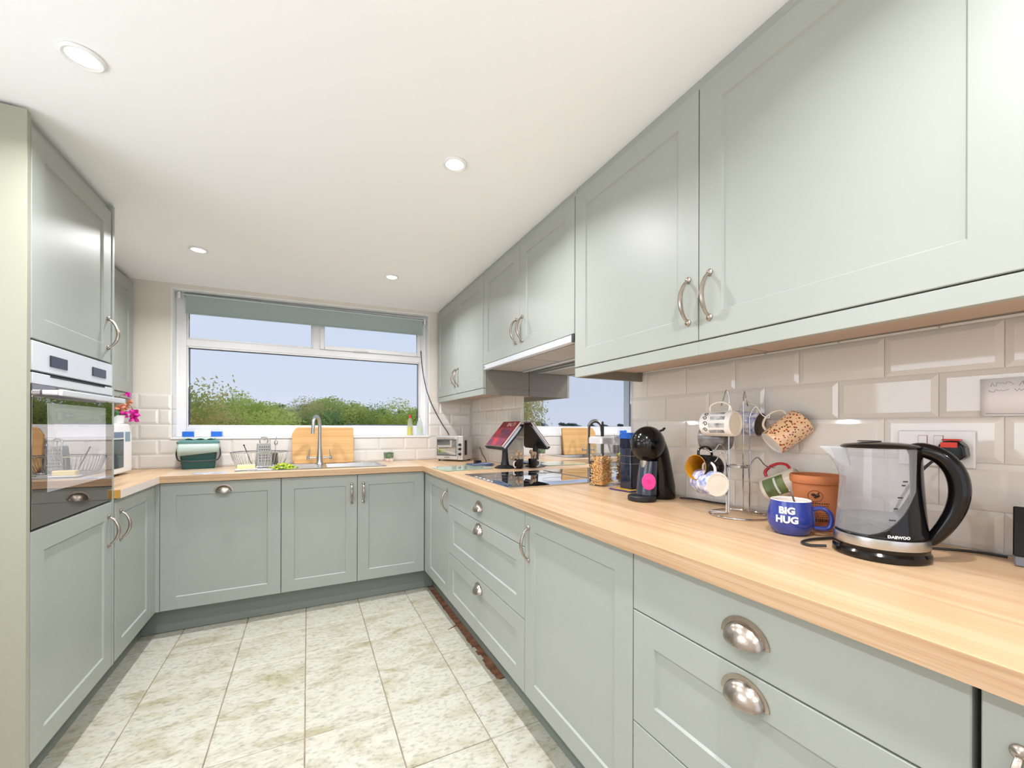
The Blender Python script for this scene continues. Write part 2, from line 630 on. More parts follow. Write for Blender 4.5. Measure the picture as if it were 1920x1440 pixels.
# ------------------------------------------------------------------ wall tiles
tcache = {}
def metro(a, b):
    key = (round(a, 3), round(b, 3))
    if key not in tcache:
        a, b = key
        mb = MB()
        g = .0012
        e = min(.013, a * .35, b * .35)
        r0 = [(g, 0, g), (a - g, 0, g), (a - g, 0, b - g), (g, 0, b - g)]
        r1 = [(p[0], -.0022, p[2]) for p in r0]
        r2 = [(g + e, -.0052, g + e), (a - g - e, -.0052, g + e), (a - g - e, -.0052, b - g - e), (g + e, -.0052, b - g - e)]
        mb.rings([r0, r1, r2])
        tcache[key] = mb.mesh('wall_tile', TILE, smooth=False)
    return tcache[key]
def tile_rows(parent, place, u0, u1, zs, pitch, phase, gaps=()):
    for k in range(len(zs) - 1):
        z0, z1 = zs[k], zs[k + 1]
        ph = phase + (pitch / 2 if k % 2 else 0)
        n0 = math.floor((u0 - ph) / pitch)
        u = ph + n0 * pitch
        while u < u1:
            a, b = max(u, u0), min(u + pitch, u1)
            segs = [(a, b)]
            for g0, g1, gz0, gz1 in gaps:
                if z1 > gz0 + .002 and z0 < gz1 - .002:
                    ns = []
                    for s0, s1 in segs:
                        if g1 <= s0 or g0 >= s1:
                            ns.append((s0, s1))
                        else:
                            if g0 > s0:
                                ns.append((s0, g0))
                            if g1 < s1:
                                ns.append((g1, s1))
                    segs = ns
            for s0, s1 in segs:
                if s1 - s0 > .012:
                    place(s0, s1, z0, z1)
            u += pitch
RW = math.atan(.019)
def place_r(s0, s1, z0, z1):
    # local x runs toward -y ; front faces -x
    o = link('wall_tile', metro(s1 - s0, z1 - z0), wallr, (wx(s1) - .0008, s1, z0), (0, 0, -PI / 2 + RW))
gr = MB()
gr.hexa([WP(-.42, .9, -.0008), WP(YW - .001, .9, -.0008), WP(YW - .001, .9, .01), WP(-.42, .9, .01), WP(-.42, 1.5, -.0008), WP(YW - .001, 1.5, -.0008), WP(YW - .001, 1.5, .01), WP(-.42, 1.5, .01)])
gr.build('tile_grout', GROUT, wallr, smooth=False)
ZR = [.9085, 1.001, 1.108, 1.214, 1.322, 1.43, 1.452]
tile_rows(wallr, place_r, -.41, YW - .008, ZR, .2085, .32, gaps=[(1.455, 2.465, .9, 1.6)])
ZB = [.9085, 1.0, 1.1, 1.2, 1.3, 1.4]
def place_b(s0, s1, z0, z1):
    link('wall_tile', metro(s1 - s0, z1 - z0), wallb, (s0, YW - .0008, z0))
gb = MB()
gb.box(-1.34, OX0 + .006, YW - .0008, YW + .01, .9, 1.4)
gb.box(OX1 - .006, wx(YW), YW - .0008, YW + .01, .9, 1.4)
gb.box(OX0, OX1, YW - .0008, YW + .01, .9, OZ0 - .003)
gb.build('tile_grout', GROUT, wallb, smooth=False)
tile_rows(wallb, place_b, -1.34, wx(YW) - .008, ZB, .2, -.98, gaps=[(OX0 + .003, OX1 - .003, 1.1, 1.5)])
# tiles lining the lower left and right of the opening
for k in range(3):
    z0, z1 = [1.115, 1.2, 1.3][k], [1.2, 1.3, 1.4][k]
    link('wall_tile', metro(.085, z1 - z0), wallb, (OX0 + .0065, YW + .0005, z0), (0, 0, PI / 2))

# ------------------------------------------------------------------ window
YF = 3.535
win = struct(thing('window_1', 'white plastic kitchen window with fixed lower pane and two upper panes', 'window'))
del win['category']
def wbar(x0, x1, z0, z1, y0=YF, y1=YF + .06, name='frame_bar', m=UPVC, bev=.003):
    return bx(name, m, win, x0, x1, y0, y1, z0, z1, bevel=bev)
FX0, FX1, FZ0, FZ1 = -.8095, .9225, 1.1146, 2.10
wbar(FX0, -.752, FZ0, 2.0499)
wbar(.872, FX1, FZ0, 2.0499)
wbar(-.752, .872, FZ0, 1.185)
hbm = MB()
hbm.hexa([(FX0, YF, 2.05), (FX1, YF, 2.05), (FX1, YF + .06, 2.05), (FX0, YF + .06, 2.05), (FX0, YF, oz1(FX0) - .0065), (FX1, YF, oz1(FX1) - .0065), (FX1, YF + .06, oz1(FX1) - .0065), (FX0, YF + .06, oz1(FX0) - .0065)])
hbm.build('frame_bar', UPVC, win, smooth=False)
wbar(-.752, .872, 1.744, 1.792)
wbar(.036, .085, 1.792, 2.05)
# sash of the opening light (upper right) and glazing beads
def sash(x0, x1, z0, z1, wd, y0, name):
    o = MB()
    o.box(x0, x0 + wd, y0, y0 + .02, z0, z1)
    o.box(x1 - wd, x1, y0, y0 + .02, z0, z1)
    o.box(x0 + wd, x1 - wd, y0, y0 + .02, z0, z0 + wd)
    o.box(x0 + wd, x1 - wd, y0, y0 + .02, z1 - wd, z1)
    return o.build(name, UPVC, win, bevel=.002)
sash(.086, .871, 1.793, 2.049, .03, YF - .012, 'opening_sash')
sash(-.751, .035, 1.793, 2.049, .012, YF + .004, 'glazing_bead')
sash(-.751, .871, 1.186, 1.743, .010, YF + .004, 'glazing_bead')
gk = mat('black window gasket', (40, 46, 62), 0.5)
g = MB()
g.box(-.7425, -.737, YF + .022, YF + .03, 1.196, 1.733)
g.box(.853, .858, YF + .022, YF + .03, 1.196, 1.733)
g.box(-.737, .853, YF + .022, YF + .03, 1.728, 1.733)
g.build('gasket', gk, win)
for (x0, x1, z0, z1) in ((-.741, .861, 1.196, 1.733), (-.739, .023, 1.805, 2.037), (.116, .841, 1.823, 2.019)):
    bx('pane', PANE, win, x0, x1, YF + .03, YF + .036, z0, z1)
hd = MB()
hd.box(.42, .445, YF - .022, YF - .0125, 1.797, 1.812)
hd.tube([(.432, YF - .026, 1.804), (.40, YF - .03, 1.802), (.33, YF - .03, 1.800)], [.006, .005, .004], 8)
hd.build('window_handle', WHITEP, win)
sl = MB()
sl.box(OX0 + .0065, OX1 - .0065, YW - .0062, YF + .06, OZ0 + .0002, OZ0 + .002)
sl.box(OX0 - .0, OX1 + .0, YW - .012, YW - .0065, OZ0 - .012, OZ0 + .002)
sl.build('window_sill', REVEAL, win, smooth=False)
# side window glazing (beside the camera, mirrored in the tiles)
w2 = struct(thing('window_2', 'side window beside the camera', 'window'))
del w2['category']
m2 = MB()
for a in ((.36, .41), (.90, .95), (1.45, 1.5)):
    m2.box(-1.44, -1.39, a[0], a[1], .95, 1.84)
m2.box(-1.44, -1.39, .41, 1.45, .95, 1.0)
m2.box(-1.44, -1.39, .41, 1.45, 1.79, 1.84)
m2.build('window_frame', UPVC, w2)
bx('pane', PANE, w2, -1.42, -1.415, .41, 1.45, 1.0, 1.79)

# roller blind
bl = thing('roller_blind', 'grey green roller blind pulled a little way down over the window', 'blind')
BLM = mat('grey green blind fabric', (166, 181, 180), 0.85, bump=0.2, bscale=400)
n = bl
fb = MB()
def bz(x):
    return .0098 * (x + .75)
fb.hexa([(-.748, 3.4985, 1.957), (.884, 3.4985, 1.957 + bz(.884)), (.884, 3.5, 1.957 + bz(.884)), (-.748, 3.5, 1.957),
         (-.748, 3.4985, 2.09), (.884, 3.4985, 2.09 + bz(.884)), (.884, 3.5, 2.09 + bz(.884)), (-.748, 3.5, 2.09)])
fb.build('blind_fabric', BLM, bl)
MB().tube([(-.76, 3.512, 2.088), (.9, 3.512, 2.088 + bz(.9))], .0135, 14).build('roller_tube', BLM, bl)
MB().tube([(-.748, 3.4975, 1.962), (.884, 3.4975, 1.962 + bz(.884))], .005, 8).build('hem_bar', BLM, bl)
MB().tube([(-.77, 3.488, 2.085), (.90, 3.488, 2.085 + bz(.9))], .0022, 8).build('head_wire', WHITEP, bl)
for x, dz in ((-.79, 0), (.895, .016)):
    bx('bracket', WHITEP, bl, x, x + .014, 3.485, 3.53, 2.055 + dz, 2.10 + dz, bevel=.003)
ch = MB()
for k in range(40):
    ch.ball((-.776, 3.49, 2.05 - k * .0135), .0022, n=6, m=4)
ch.build('pull_chain', WHITEP, bl)['kind'] = 'stuff'

# ------------------------------------------------------------------ exterior
LAWN = mat('rough grass', (112, 128, 66), 0.9, col2=(140, 146, 84), vscale=.6)
ex = MB()
ex.box(-260, 260, 4.2, 300, -1.3, -1.2)
struct(ex.build('lawn', LAWN, None), 'rough grass beyond the window')
HILL = mat('hazy hillside', (128, 142, 104), 0.95, col2=(176, 164, 132), vscale=.05)
hb = MB()
rows = []
for j in range(9):
    y = 110 + j * 12
    r = []
    for i in range(90):
        x = -200 + i * 5
        s = 1 / (1 + math.exp(-(x + 38) / 9))
        top = 1.3 + 5.0 * s + 1.6 * s * math.exp(-((x + 12) / 20) ** 2) + .5 * math.sin(x * .11)
        k = math.sin(PI * min(1, (j + .2) / 5) / 2)
        r.append((x, y, -1.2 + (top + 1.2) * k))
    rows.append(r)
hb.rings(rows, wrap=False, cap=False)
struct(hb.build('hills', HILL, None), 'low hazy hillside on the horizon')

def leaf_mat(name, c1, c2):
    m = mat(name, c1, .7, col2=c2, vscale=2.4, spec=.2)
    n = m.node_tree
    out = n.nodes['Material Output']
    b = n.nodes['Principled BSDF']
    tl = n.nodes.new('ShaderNodeBsdfTranslucent')
    src = b.inputs['Base Color'].links[0].from_socket
    n.links.new(src, tl.inputs[0])
    mi = n.nodes.new('ShaderNodeMixShader')
    mi.inputs[0].default_value = .45
    n.links.new(b.outputs[0], mi.inputs[1])
    n.links.new(tl.outputs[0], mi.inputs[2])
    n.links.new(mi.outputs[0], out.inputs[0])
    return m
def foliage_mesh(name, n, cols, leaf, spread, seed, lumps=9):
    rnd = random.Random(seed)
    L = [((rnd.uniform(-.55, .55), rnd.uniform(-.5, .5), rnd.uniform(-.35, .62)), rnd.uniform(.32, .55)) for _ in range(lumps)]
    V, Fc = [], []
    for k in range(n):
        c, r = L[rnd.randrange(lumps)]
        d = Vector((rnd.gauss(0, 1), rnd.gauss(0, 1), rnd.gauss(0, 1))).normalized() * r * (rnd.random() ** .3 + rnd.gauss(0, spread))
        p = Vector(c) + d
        a = Vector((rnd.gauss(0, 1), rnd.gauss(0, 1), rnd.gauss(0, 1))).normalized()
        b = a.orthogonal().normalized()
        s = leaf * rnd.uniform(.6, 1.3)
        q = len(V)
        V += [p + t for t in (a * s, b * s * .5, -a * s, -b * s * .5)]
        Fc.append((q, q + 1, q + 2, q + 3))
    me = bpy.data.meshes.new(name)
    me.from_pydata(V, [], Fc)
    me.materials.append(leaf_mat(name + ' leaves', *cols))
    return me
F1 = foliage_mesh('olive foliage', 9000, ((176, 192, 92), (226, 230, 132)), .034, .08, 1)
F2 = foliage_mesh('green foliage', 9000, ((136, 174, 98), (200, 214, 130)), .034, .08, 2)
F3 = foliage_mesh('russet foliage', 9000, ((176, 190, 104), (244, 216, 150)), .026, .13, 3)
F4 = foliage_mesh('lime foliage', 9000, ((190, 208, 92), (230, 234, 134)), .034, .07, 4)
FD = foliage_mesh('dark far foliage', 1500, ((92, 108, 104), (120, 134, 122)), .08, .05, 5, lumps=6)
BARK = mat('bark', (104, 92, 76), 0.9, var=.2, vscale=10)
cr = MB()
cr.tube([(0, 0, -1.1), (.04, .02, -.4), (0, 0, .3)], [.09, .06, .03], 7)
for k in range(5):
    a = k * 1.3
    cr.tube([(0, 0, -.4 + k * .12), (.3 * math.cos(a), .3 * math.sin(a), .1 + k * .1)], [.035, .01], 5)
TRM = cr.mesh('trunk', BARK)
def tree(x, y, z, sx, sz, me, label, name='tree', group=None):
    tt = thing(name, label, 'tree', (x, y, z), random.uniform(0, 6), group)
    tt.scale = (sx, sx, sz)
    link('foliage', me, tt)['kind'] = 'stuff'
    link('trunk', TRM, tt)
tree(-2.15, 9.2, 1.0, 1.1, 1.25, F3, 'russet and green bush rising highest at left side of window', 'bush')
tree(-2.0, 9.8, .35, 1.5, 1.35, F1, 'leafy olive bush low at left side of window', 'bush')
tree(-1.15, 10.5, .55, 1.25, 1.0, F4, 'lime green bush right of the tall russet bush', 'bush')
hz = [(-2.9, 15.2, F2), (-1.5, 15.5, F4), (-.3, 16.2, F3), (.9, 15.9, F2), (2.1, 16.0, F1), (3.3, 15.3, F4), (4.4, 16.1, F2), (5.5, 15.6, F1), (6.7, 16.3, F4), (7.9, 15.5, F2),
      (-2.1, 18.5, F1), (.3, 19, F1), (2.7, 18.6, F2), (5.1, 18.8, F4), (7.6, 19, F1)]
ORD = ['first', 'second', 'third', 'fourth', 'fifth', 'sixth', 'seventh', 'eighth', 'ninth', 'tenth']
KIND = {'olive': 'olive green', 'green': 'mid green', 'russet': 'russet tinged', 'lime': 'lime green'}
for k, (x, y, f) in enumerate(hz):
    tree(x, y, (1.06 if y < 17 else 1.22) + random.uniform(-.10, .10), 1.3, 1.2, f, ('near' if y < 17 else 'far') + ' hedge row tree beyond the window, ' + ORD[k if k < 10 else k - 10] + ' from the left, ' + KIND[f.name.split()[0]], 'hedge_tree', 'hedge row trees beyond the window')
for k in range(31):
    x = -149 + k * 6.4 + random.uniform(-.6, .6)
    s = 1 / (1 + math.exp(-(x + 38) / 9))
    top = 1.3 + 5.0 * s + 1.6 * s * math.exp(-((x + 12) / 20) ** 2) + .5 * math.sin(x * .11)
    tt = thing('distant_tree', 'dark tree on the hazy ridge line', 'tree', (x, 152 + random.uniform(-4, 4), top - .1), random.uniform(-.3, .3), 'trees on the distant ridge')
    q = random.uniform(1.3, 2.0)
    tt.scale = (q * 1.6, q * 1.6, q * .9) if x > -45 else (3.3, 2.4, q * 1.15)
    link('foliage', FD, tt)['kind'] = 'stuff'
ga = thing('outbuilding', 'low grey flat roofed outbuilding seen above right end of sill', 'building', (1.85, 11.6, -1.2))
bx('wall', mat('pale render', (176, 172, 166), .9), ga, -.75, 1.15, 0, 2, 0, 2.38)
bx('roof', mat('grey roof felt', (150, 150, 156), .8), ga, -.82, 1.22, -.08, 2.1, 2.381, 2.44)
bx('fascia_board', UPVC, ga, -.8, 1.2, -.11, -.081, 2.31, 2.42)

# ------------------------------------------------------------------ doors, handles, cabinets
def door_mesh(wd, z0, z1, flat=False, st=.07, th=.02):
    """front faces local -y, local x 0..wd, heights z0..z1, front at y=0"""
    mb = MB()
    g = .0016
    x0, x1 = g, wd - g
    a, b = z0 + g, z1 - g
    def ring(ix, y):
        return [(x0 + ix, y, a + ix), (x1 - ix, y, a + ix), (x1 - ix, y, b - ix), (x0 + ix, y, b - ix)]
    if flat:
        mb.rings([ring(0, th), ring(0, .0015), ring(.0015, 0)])
    else:
        mb.rings([ring(0, th), ring(0, .0015), ring(.0015, 0), ring(st, 0), ring(st + .004, .0062), ])
        return mb
    return mb
def bow_pts(h=.064, d=.030):
    pts = []
    for k in range(15):
        a = -1 + 2 * k / 14
        pts.append((0, -.004 - d * math.cos(a * PI / 2) ** .6 * 1.0, h * a))
    return pts
def bow_handle(parent, x, zc, h=.058):
    p = bow_pts(h)
    p[0] = (0, -.006, -h)
    p[-1] = (0, -.006, h)
    r = [.0040 + .0028 * math.cos((k - 7) / 7 * PI / 2) for k in range(15)]
    mb = MB()
    mb.tube(p, r, 8)
    for s in (-1, 1):
        mb.lathe([(0.0001, 0), (.0095, .0), (.0095, .003), (.006, .007), (0.0001, .0085)], 14)
        # turn the disc so it faces -y
    me = None
    bmv = mb.bm
    bmesh.ops.remove_doubles(bmv, verts=bmv.verts, dist=1e-7)
    bmv.free()
    mb = MB()
    mb.tube(p, r, 8)
    for s in (-1, 1):
        mb.T = Matrix.Translation((0, -.0005, s * (h + .004))) @ Matrix.Rotation(PI / 2, 4, 'X')
        mb.lathe([(0.0001, 0), (.0095, 0), (.0095, .003), (.006, .007), (0.0001, .0085)], 14)
    return mb.build('handle', PEWTER, parent, (x, 0, zc))
def cup_handle(parent, x, zc):
    mb = MB()
    n, m = 20, 10
    rings = []
    W, H, D = .040, .034, .027
    for i in range(n + 1):
        a = PI * i / n
        r = []
        for j in range(m + 1):
            b = (PI / 2) * j / m
            r.append((W * math.cos(a) * math.cos(b), -D * math.sin(b) ** .9 - .002, H * math.sin(a) * math.cos(b) - .008 * math.sin(b)))
        rings.append(r)
    # outer and inner skin
    mb.rings(rings, wrap=False, cap=False)
    inner = [[(p[0] * .94, p[1] * .92 + .0, p[2] * .94) for p in r] for r in rings]
    mb.rings(inner, wrap=False, cap=False)
    # backplate arch
    o, i_ = [], []
    for k in range(n + 1):
        a = PI * k / n
        o.append((.049 * math.cos(a), .043 * math.sin(a)))
        i_.append((.038 * math.cos(a), .031 * math.sin(a)))
    poly = [(-.049, -.004)] + list(reversed(o))[0:] + [(.049, -.004)]
    ring_o = [(p[0], -.0005, p[1]) for p in o]
    ring_o2 = [(p[0], -.0030, p[1]) for p in o]
    ring_i2 = [(p[0], -.0034, p[1]) for p in i_]
    ring_i = [(p[0], -.0005, p[1]) for p in i_]
    mb.rings([ring_o, ring_o2, ring_i2, ring_i], wrap=False, cap=False)
    return mb.build('handle', PEWTER, parent, (x, 0, zc))

def add_door(cab, x, wd, z0, z1, kind='door', handle=None, flat=False):
    mb = door_mesh(wd, z0, z1, flat)
    d = mb.build(kind, SAGE, cab, (x, 0, 0), bevel=0)
    if handle:
        if handle[0] == 'bow':
            bow_handle(d, handle[1], handle[2])
        else:
            cup_handle(d, handle[1], handle[2])
    return d
def cabinet(name, label, loc, rz, wd, depth, z0, z1, group=None, cat='cabinet', carcass=True):
    c = thing(name, label, cat, loc, rz, group)
    if carcass:
        o = MB()
        e = .002
        o.box(e, wd - e, .0215, depth, z0 + .001, z1)
        o.build('carcass', SAGE_DARK, c)
    return c
RZ = -PI / 2   # units on the right wall: local x runs toward the camera
LZ = PI / 2    # units on the left wall
def right_unit(name, label, y_far, wd, **k):
    return cabinet(name, label, (XR, y_far, 0), RZ, wd, .56, .15, .869, **k)

u = right_unit('base_cabinet', 'sage base cabinet in far right corner with a narrow door', YB - .025, YB - .025 - 2.347)
bx('corner_post', SAGE, u, -.045, .048, 0, .0205, .151, .866, bevel=.001)
add_door(u, .05, YB - .025 - 2.347 - .05, .15, .867, handle=('bow', .50 - .05, .742))
u = right_unit('drawer_cabinet', 'wide sage three drawer cabinet under the hob', 2.347, .949)
for (a, b, fl_, hz_) in ((.720, .867, True, .780), (.436, .720, False, .670), (.15, .436, False, .377)):
    add_door(u, 0, .949, a, b, 'drawer', ('cup', .4745, hz_), flat=fl_)
u = right_unit('base_cabinet', 'sage single door base cabinet between the two drawer cabinets', 1.398, .591)
add_door(u, 0, .591, .15, .867, handle=('bow', .032, .742))
u = right_unit('drawer_cabinet', 'sage three drawer cabinet below the kettle and mugs', .807, .606)
for (a, b, fl_, hz_) in ((.718, .867, True, .778), (.430, .718, False, .664), (.15, .430, False, .377)):
    add_door(u, 0, .606, a, b, 'drawer', ('cup', .303, hz_), flat=fl_)
u = right_unit('base_cabinet', 'sage base cabinet cut off by right edge of photo', .196, .6)
add_door(u, 0, .6, .15, .867, handle=('bow', .034, .742))

def back_unit(name, label, x, wd, z1=.869, **k):
    return cabinet(name, label, (x, YB, 0), 0, wd, .53, .15, z1, **k)
u = back_unit('dishwasher', 'integrated appliance front, wide sage panel with one cup handle below bin and rack', -.737, .590, cat='appliance')
add_door(u, 0, .590, .15, .867, handle=('cup', .295, .806))
u = back_unit('sink_cabinet', 'sage two door cabinet under the sink and tap', -.147, .899, z1=.78)
add_door(u, 0, .446, .15, .867, handle=('bow', .446 - .036, .742))
add_door(u, .446, .453, .15, .867, handle=('bow', .038, .742))

def left_unit(name, label, y, wd, z0, z1, **k):
    return cabinet(name, label, (XL, y, 0), LZ, wd, .56, z0, z1, **k)
u = left_unit('base_cabinet', 'sage base cabinet at left between oven tower and dishwasher', 2.385, .524, .15, .869)
add_door(u, 0, .468, .15, .867, handle=('bow', .055, .742))
bx('corner_post', SAGE, u, .470, .545, 0, .0178, .151, .866, bevel=.001)
bx('corner_filler', SAGE, u, .5275, .545, -.0188, -.0002, .151, .866)

# oven tower
tw = thing('oven_tower', 'tall sage cabinet at left housing the built in oven', 'cabinet', (XL, 1.772, 0), LZ)
TWD = .565
c = MB()
c.box(.0, TWD + .01, .022, .57, .15, .86)
c.box(.0, TWD + .01, .022, .57, 1.462, 2.10)
c.box(.0, TWD + .01, .45, .57, .861, 1.461)
c.build('carcass', SAGE_DARK, tw)
zc_ = cz(-1.0, 1.7) - .006
PANELM = mat('sage end panel', (158, 158, 142), .5, bump=.05, bscale=180)
e = MB()
e.box(-.022, -.003, -.0, .58, .0, zc_ - .001)
e.build('end_panel', PANELM, tw, bevel=.001)
e = MB()
e.box(TWD + .014, TWD + .034, .0, .57, .15, zc_)
e.build('end_panel', SAGE, tw, bevel=.001)
add_door(tw, 0, TWD, 1.456, 2.105, handle=('bow', TWD - .034, 1.578))
add_door(tw, 0, TWD + .012, .15, .862, handle=('bow', TWD - .022, .742))
bx('ceiling_filler', SAGE, tw, 0, TWD + .012, .02, .04, 2.102, zc_)
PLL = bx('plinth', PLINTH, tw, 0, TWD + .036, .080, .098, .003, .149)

# oven (stands in the tower, own appliance)
ov = thing('oven', 'built in electric oven with silver control strip and black glass door', 'oven', (XL, 1.772, 0), LZ)
OW = .582
bx('body', BLACKM, ov, .004, OW - .008, .022, .44, .868, 1.452)
bx('control_panel', SATIN, ov, .004, OW - .006, -.001, .021, 1.360, 1.4505, bevel=.0015)
for x0, x1, z0, z1 in ((.098, .204, 1.381, 1.418), (.392, .508, 1.384, 1.419)):
    d = bx('display', mat('blue black display', (22, 26, 44), .15), ov, x0, x1, -.004, -.0012, z0, z1, bevel=.001)
d = bx('oven_door', OVENG, ov, .004, OW - .006, -.001, .021, .8685, 1.318, bevel=.001)
bx('inner_window', OVENI, d, .086, .512, -.0014, -.0011, .972, 1.262)
bx('top_rail', SATIN, ov, .004, OW - .006, -.0015, .021, 1.3185, 1.352, bevel=.001)
vb = MB()
vb.box(.1, .5, -.0025, -.0016, 1.346, 1.3515)
vb.build('vent_slot', BLACKM, ov)
hm = MB()
hm.box(.045, .555, -.052, -.040, 1.284, 1.304)
hm.box(.05, .07, -.041, -.0012, 1.286, 1.302)
hm.box(.53, .55, -.041, -.0012, 1.286, 1.302)
hm.build('door_handle', SATIN, ov, bevel=.003)

# left wall cabinet over the microwave
lc = cabinet('wall_cabinet', 'pale sage wall cabinet over the microwave at left', (-1.0, 2.39, 0), LZ, YW - .012 - 2.39, .335, 1.395, 2.11)
add_door(lc, 0, .53, 1.395, 2.105)
add_door(lc, .53, .50, 1.395, 2.105)
bx('light_pelmet', SAGE, lc, 0, 1.04, .008, .026, 1.362, 1.3935, bevel=.001)
bx('ceiling_filler', SAGE, lc, 0, 1.04, .03, .045, 2.106, cz(-1.0, 3.4) - .004)

# right wall cabinets
ZU = 1.434
def upper(name, label, y_far, wd, z0=ZU, **k):
    c = cabinet(name, label, (XU, y_far, 0), RZ, wd, .3, z0, ZTOP, carcass=False, **k)
    da, db = wx(y_far) - XU - .0128, wx(y_far - wd) - XU - .0128
    e = .002
    o = MB()
    o.hexa([(e, .0215, z0 + .001), (wd - e, .0215, z0 + .001), (wd - e, db, z0 + .001), (e, da, z0 + .001), (e, .0215, ZTOP), (wd - e, .0215, ZTOP), (wd - e, db, ZTOP), (e, da, ZTOP)])
    o.build('carcass', SIDE_SHADE, c, smooth=False)
    f = MB()
    za, zb = cz(XU, y_far), cz(XU, y_far - wd)
    f.hexa([(0, .012, ZTOP - .004), (wd, .012, ZTOP - .004), (wd, .03, ZTOP - .004), (0, .03, ZTOP - .004), (0, .012, za + .003), (wd, .012, zb + .003), (wd, .03, za + .003), (0, .03, zb + .003)])
    f.build('ceiling_filler', SAGE, c)
    return c
def pelmet(c, wd, dp, ends=(True, True)):
    bx('light_pelmet', SAGE, c, 0, wd, .002, .020, 1.394, 1.4325, bevel=.001)
    bx('underside', UNDER_BOUNCE, c, .003, wd - .003, .0215, .325, 1.4310, 1.4345)
u = upper('wall_cabinet', 'sage wall cabinet by the window with two doors', 3.42, 3.42 - 2.399)
add_door(u, 0, .51, ZU, ZTOP, handle=('bow', .51 - .035, 1.555))
add_door(u, .51, .511, ZU, ZTOP, handle=('bow', .035, 1.555))
pelmet(u, 1.021, .3)
bx('side_panel', SIDE_SHADE, u, 1.003, 1.020, .0205, .3325, 1.394, 1.4335)
u = upper('hood_cabinet', 'short sage two door wall cabinet above the cooker hood', 2.397, .99, z0=1.580)
add_door(u, 0, .494, 1.578, ZTOP, handle=('bow', .494 - .035, 1.697))
add_door(u, .494, .496, 1.578, ZTOP, handle=('bow', .035, 1.697))
u = upper('wall_cabinet', 'sage wall cabinet beside the hood, handle at its lower right', 1.405, .602)
add_door(u, 0, .602, ZU, ZTOP, handle=('bow', .602 - .034, 1.555))
pelmet(u, .602, .3)
bx('side_panel', SIDE_SHADE, u, .001, .018, .0205, .3575, 1.394, 1.4335)
u = upper('wall_cabinet', 'large sage wall cabinet above kettle at right edge', .803, .602)
add_door(u, 0, .602, ZU, ZTOP, handle=('bow', .037, 1.555))
pelmet(u, .602, .3)
u = upper('wall_cabinet', 'sage wall cabinet beyond right edge of photo', .199, .6)
add_door(u, 0, .6, ZU, ZTOP)
pelmet(u, .6, .3)

# cooker hood
hoodm = mat('beige grey hood underside', (176, 168, 160), .5)
hdn = thing('cooker_hood', 'slim silver cooker hood over the hob', 'hood', (XU, 2.394, 0), RZ)
bx('hood_body', SAGE_DARK, hdn, .003, .983, .03, .330, 1.553, 1.5785)
bx('visor', SATIN, hdn, .012, .965, -.003, .028, 1.5455, 1.5765, bevel=.003)
for k in range(2):
    bx('filter_panel', hoodm, hdn, .03 + k * .465, .485 + k * .465, .045, .25, 1.5495, 1.5525, bevel=.001)
bx('switch_rail', SATIN, hdn, .03, .95, .26, .285, 1.5455, 1.5525, bevel=.002)
bx('end_cap', DARKGREY, hdn, .966, .984, -.001, .028, 1.545, 1.576, bevel=.002)
bx('badge', CHROME, hdn, .02, .035, -.0042, -.0032, 1.556, 1.567)

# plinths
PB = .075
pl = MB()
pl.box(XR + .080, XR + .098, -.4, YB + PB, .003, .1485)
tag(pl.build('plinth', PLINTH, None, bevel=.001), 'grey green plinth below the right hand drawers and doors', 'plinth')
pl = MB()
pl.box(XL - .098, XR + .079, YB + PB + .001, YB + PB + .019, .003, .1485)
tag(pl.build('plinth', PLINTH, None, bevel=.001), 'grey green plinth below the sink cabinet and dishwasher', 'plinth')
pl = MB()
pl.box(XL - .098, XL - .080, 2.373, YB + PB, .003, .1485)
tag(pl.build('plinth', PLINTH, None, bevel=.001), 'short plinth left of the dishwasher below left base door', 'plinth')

# ------------------------------------------------------------------ worktop (one continuous piece in three lengths)
wt = thing('worktop', 'oak effect laminate worktop running round three sides', 'worktop')
FRX = XR - .022
SX0, SX1, SY0, SY1 = .115, .475, 3.02, 3.33     # sink bowl cut-out
def slab_poly(pts, z0, z1, name, m):
    mb = MB()
    A = [mb.v((p[0], p[1], z0)) for p in pts]
    B = [mb.v((p[0], p[1], z1)) for p in pts]
    mb.f(list(reversed(A)))
    mb.f(B)
    n = len(pts)
    for i in range(n):
        j = (i + 1) % n
        mb.f([A[i], A[j], B[j], B[i]])
    return mb.build(name, m, wt, bevel=.0012, smooth=False)
YJ = YB - .022
slab_poly([(FRX, -.4), (wx(-.4) - .006, -.4), (wx(YJ + .6) - .001, YW - .0075), (FRX, YW - .0075)][:0] or
          [(FRX, -.4), (wx(-.4) - .0075, -.4), (wx(YW) - .0075, YW - .0075), (FRX, YW - .0075)], WB, WT, 'worktop_section', WOOD_Y)
mb = MB()
BX0, BX1 = XL + .022, FRX - .0004
YK = YW - .0075
mb.box(BX0, SX0, YJ, YK, WB, WT)
mb.box(SX1, BX1, YJ, YK, WB, WT)
mb.box(SX0, SX1, YJ, SY0, WB, WT)
mb.box(SX0, SX1, SY1, YK, WB, WT)
mb.build('worktop_section', WOOD_X, wt, smooth=False)
slab_poly([(-1.3395, 2.372), (XL + .0216, 2.372), (XL + .0216, YK), (-1.3395, YK)], WB, WT, 'worktop_section', WOOD_Y)
bx('edge_strip', EDGE_Y, wt, FRX - .0012, FRX - .0001, -.4, YJ, WB + .0006, WT - .0008)
bx('edge_strip', EDGE_X, wt, BX0, FRX - .0012, YJ - .0012, YJ - .0001, WB + .0006, WT - .0008)
bx('edge_strip', mat('pale worktop edge', (224, 212, 204), .35), wt, XL + .0217, XL + .0228, 2.372, YJ - .0013, WB + .0006, WT - .0008)
bx('end_strip', OCHRE, wt, XL + .001, XL + .0216, 2.3705, 2.3718, WB + .0008, WT - .0008)['label'] = 'ochre raw cut end of the worktop'

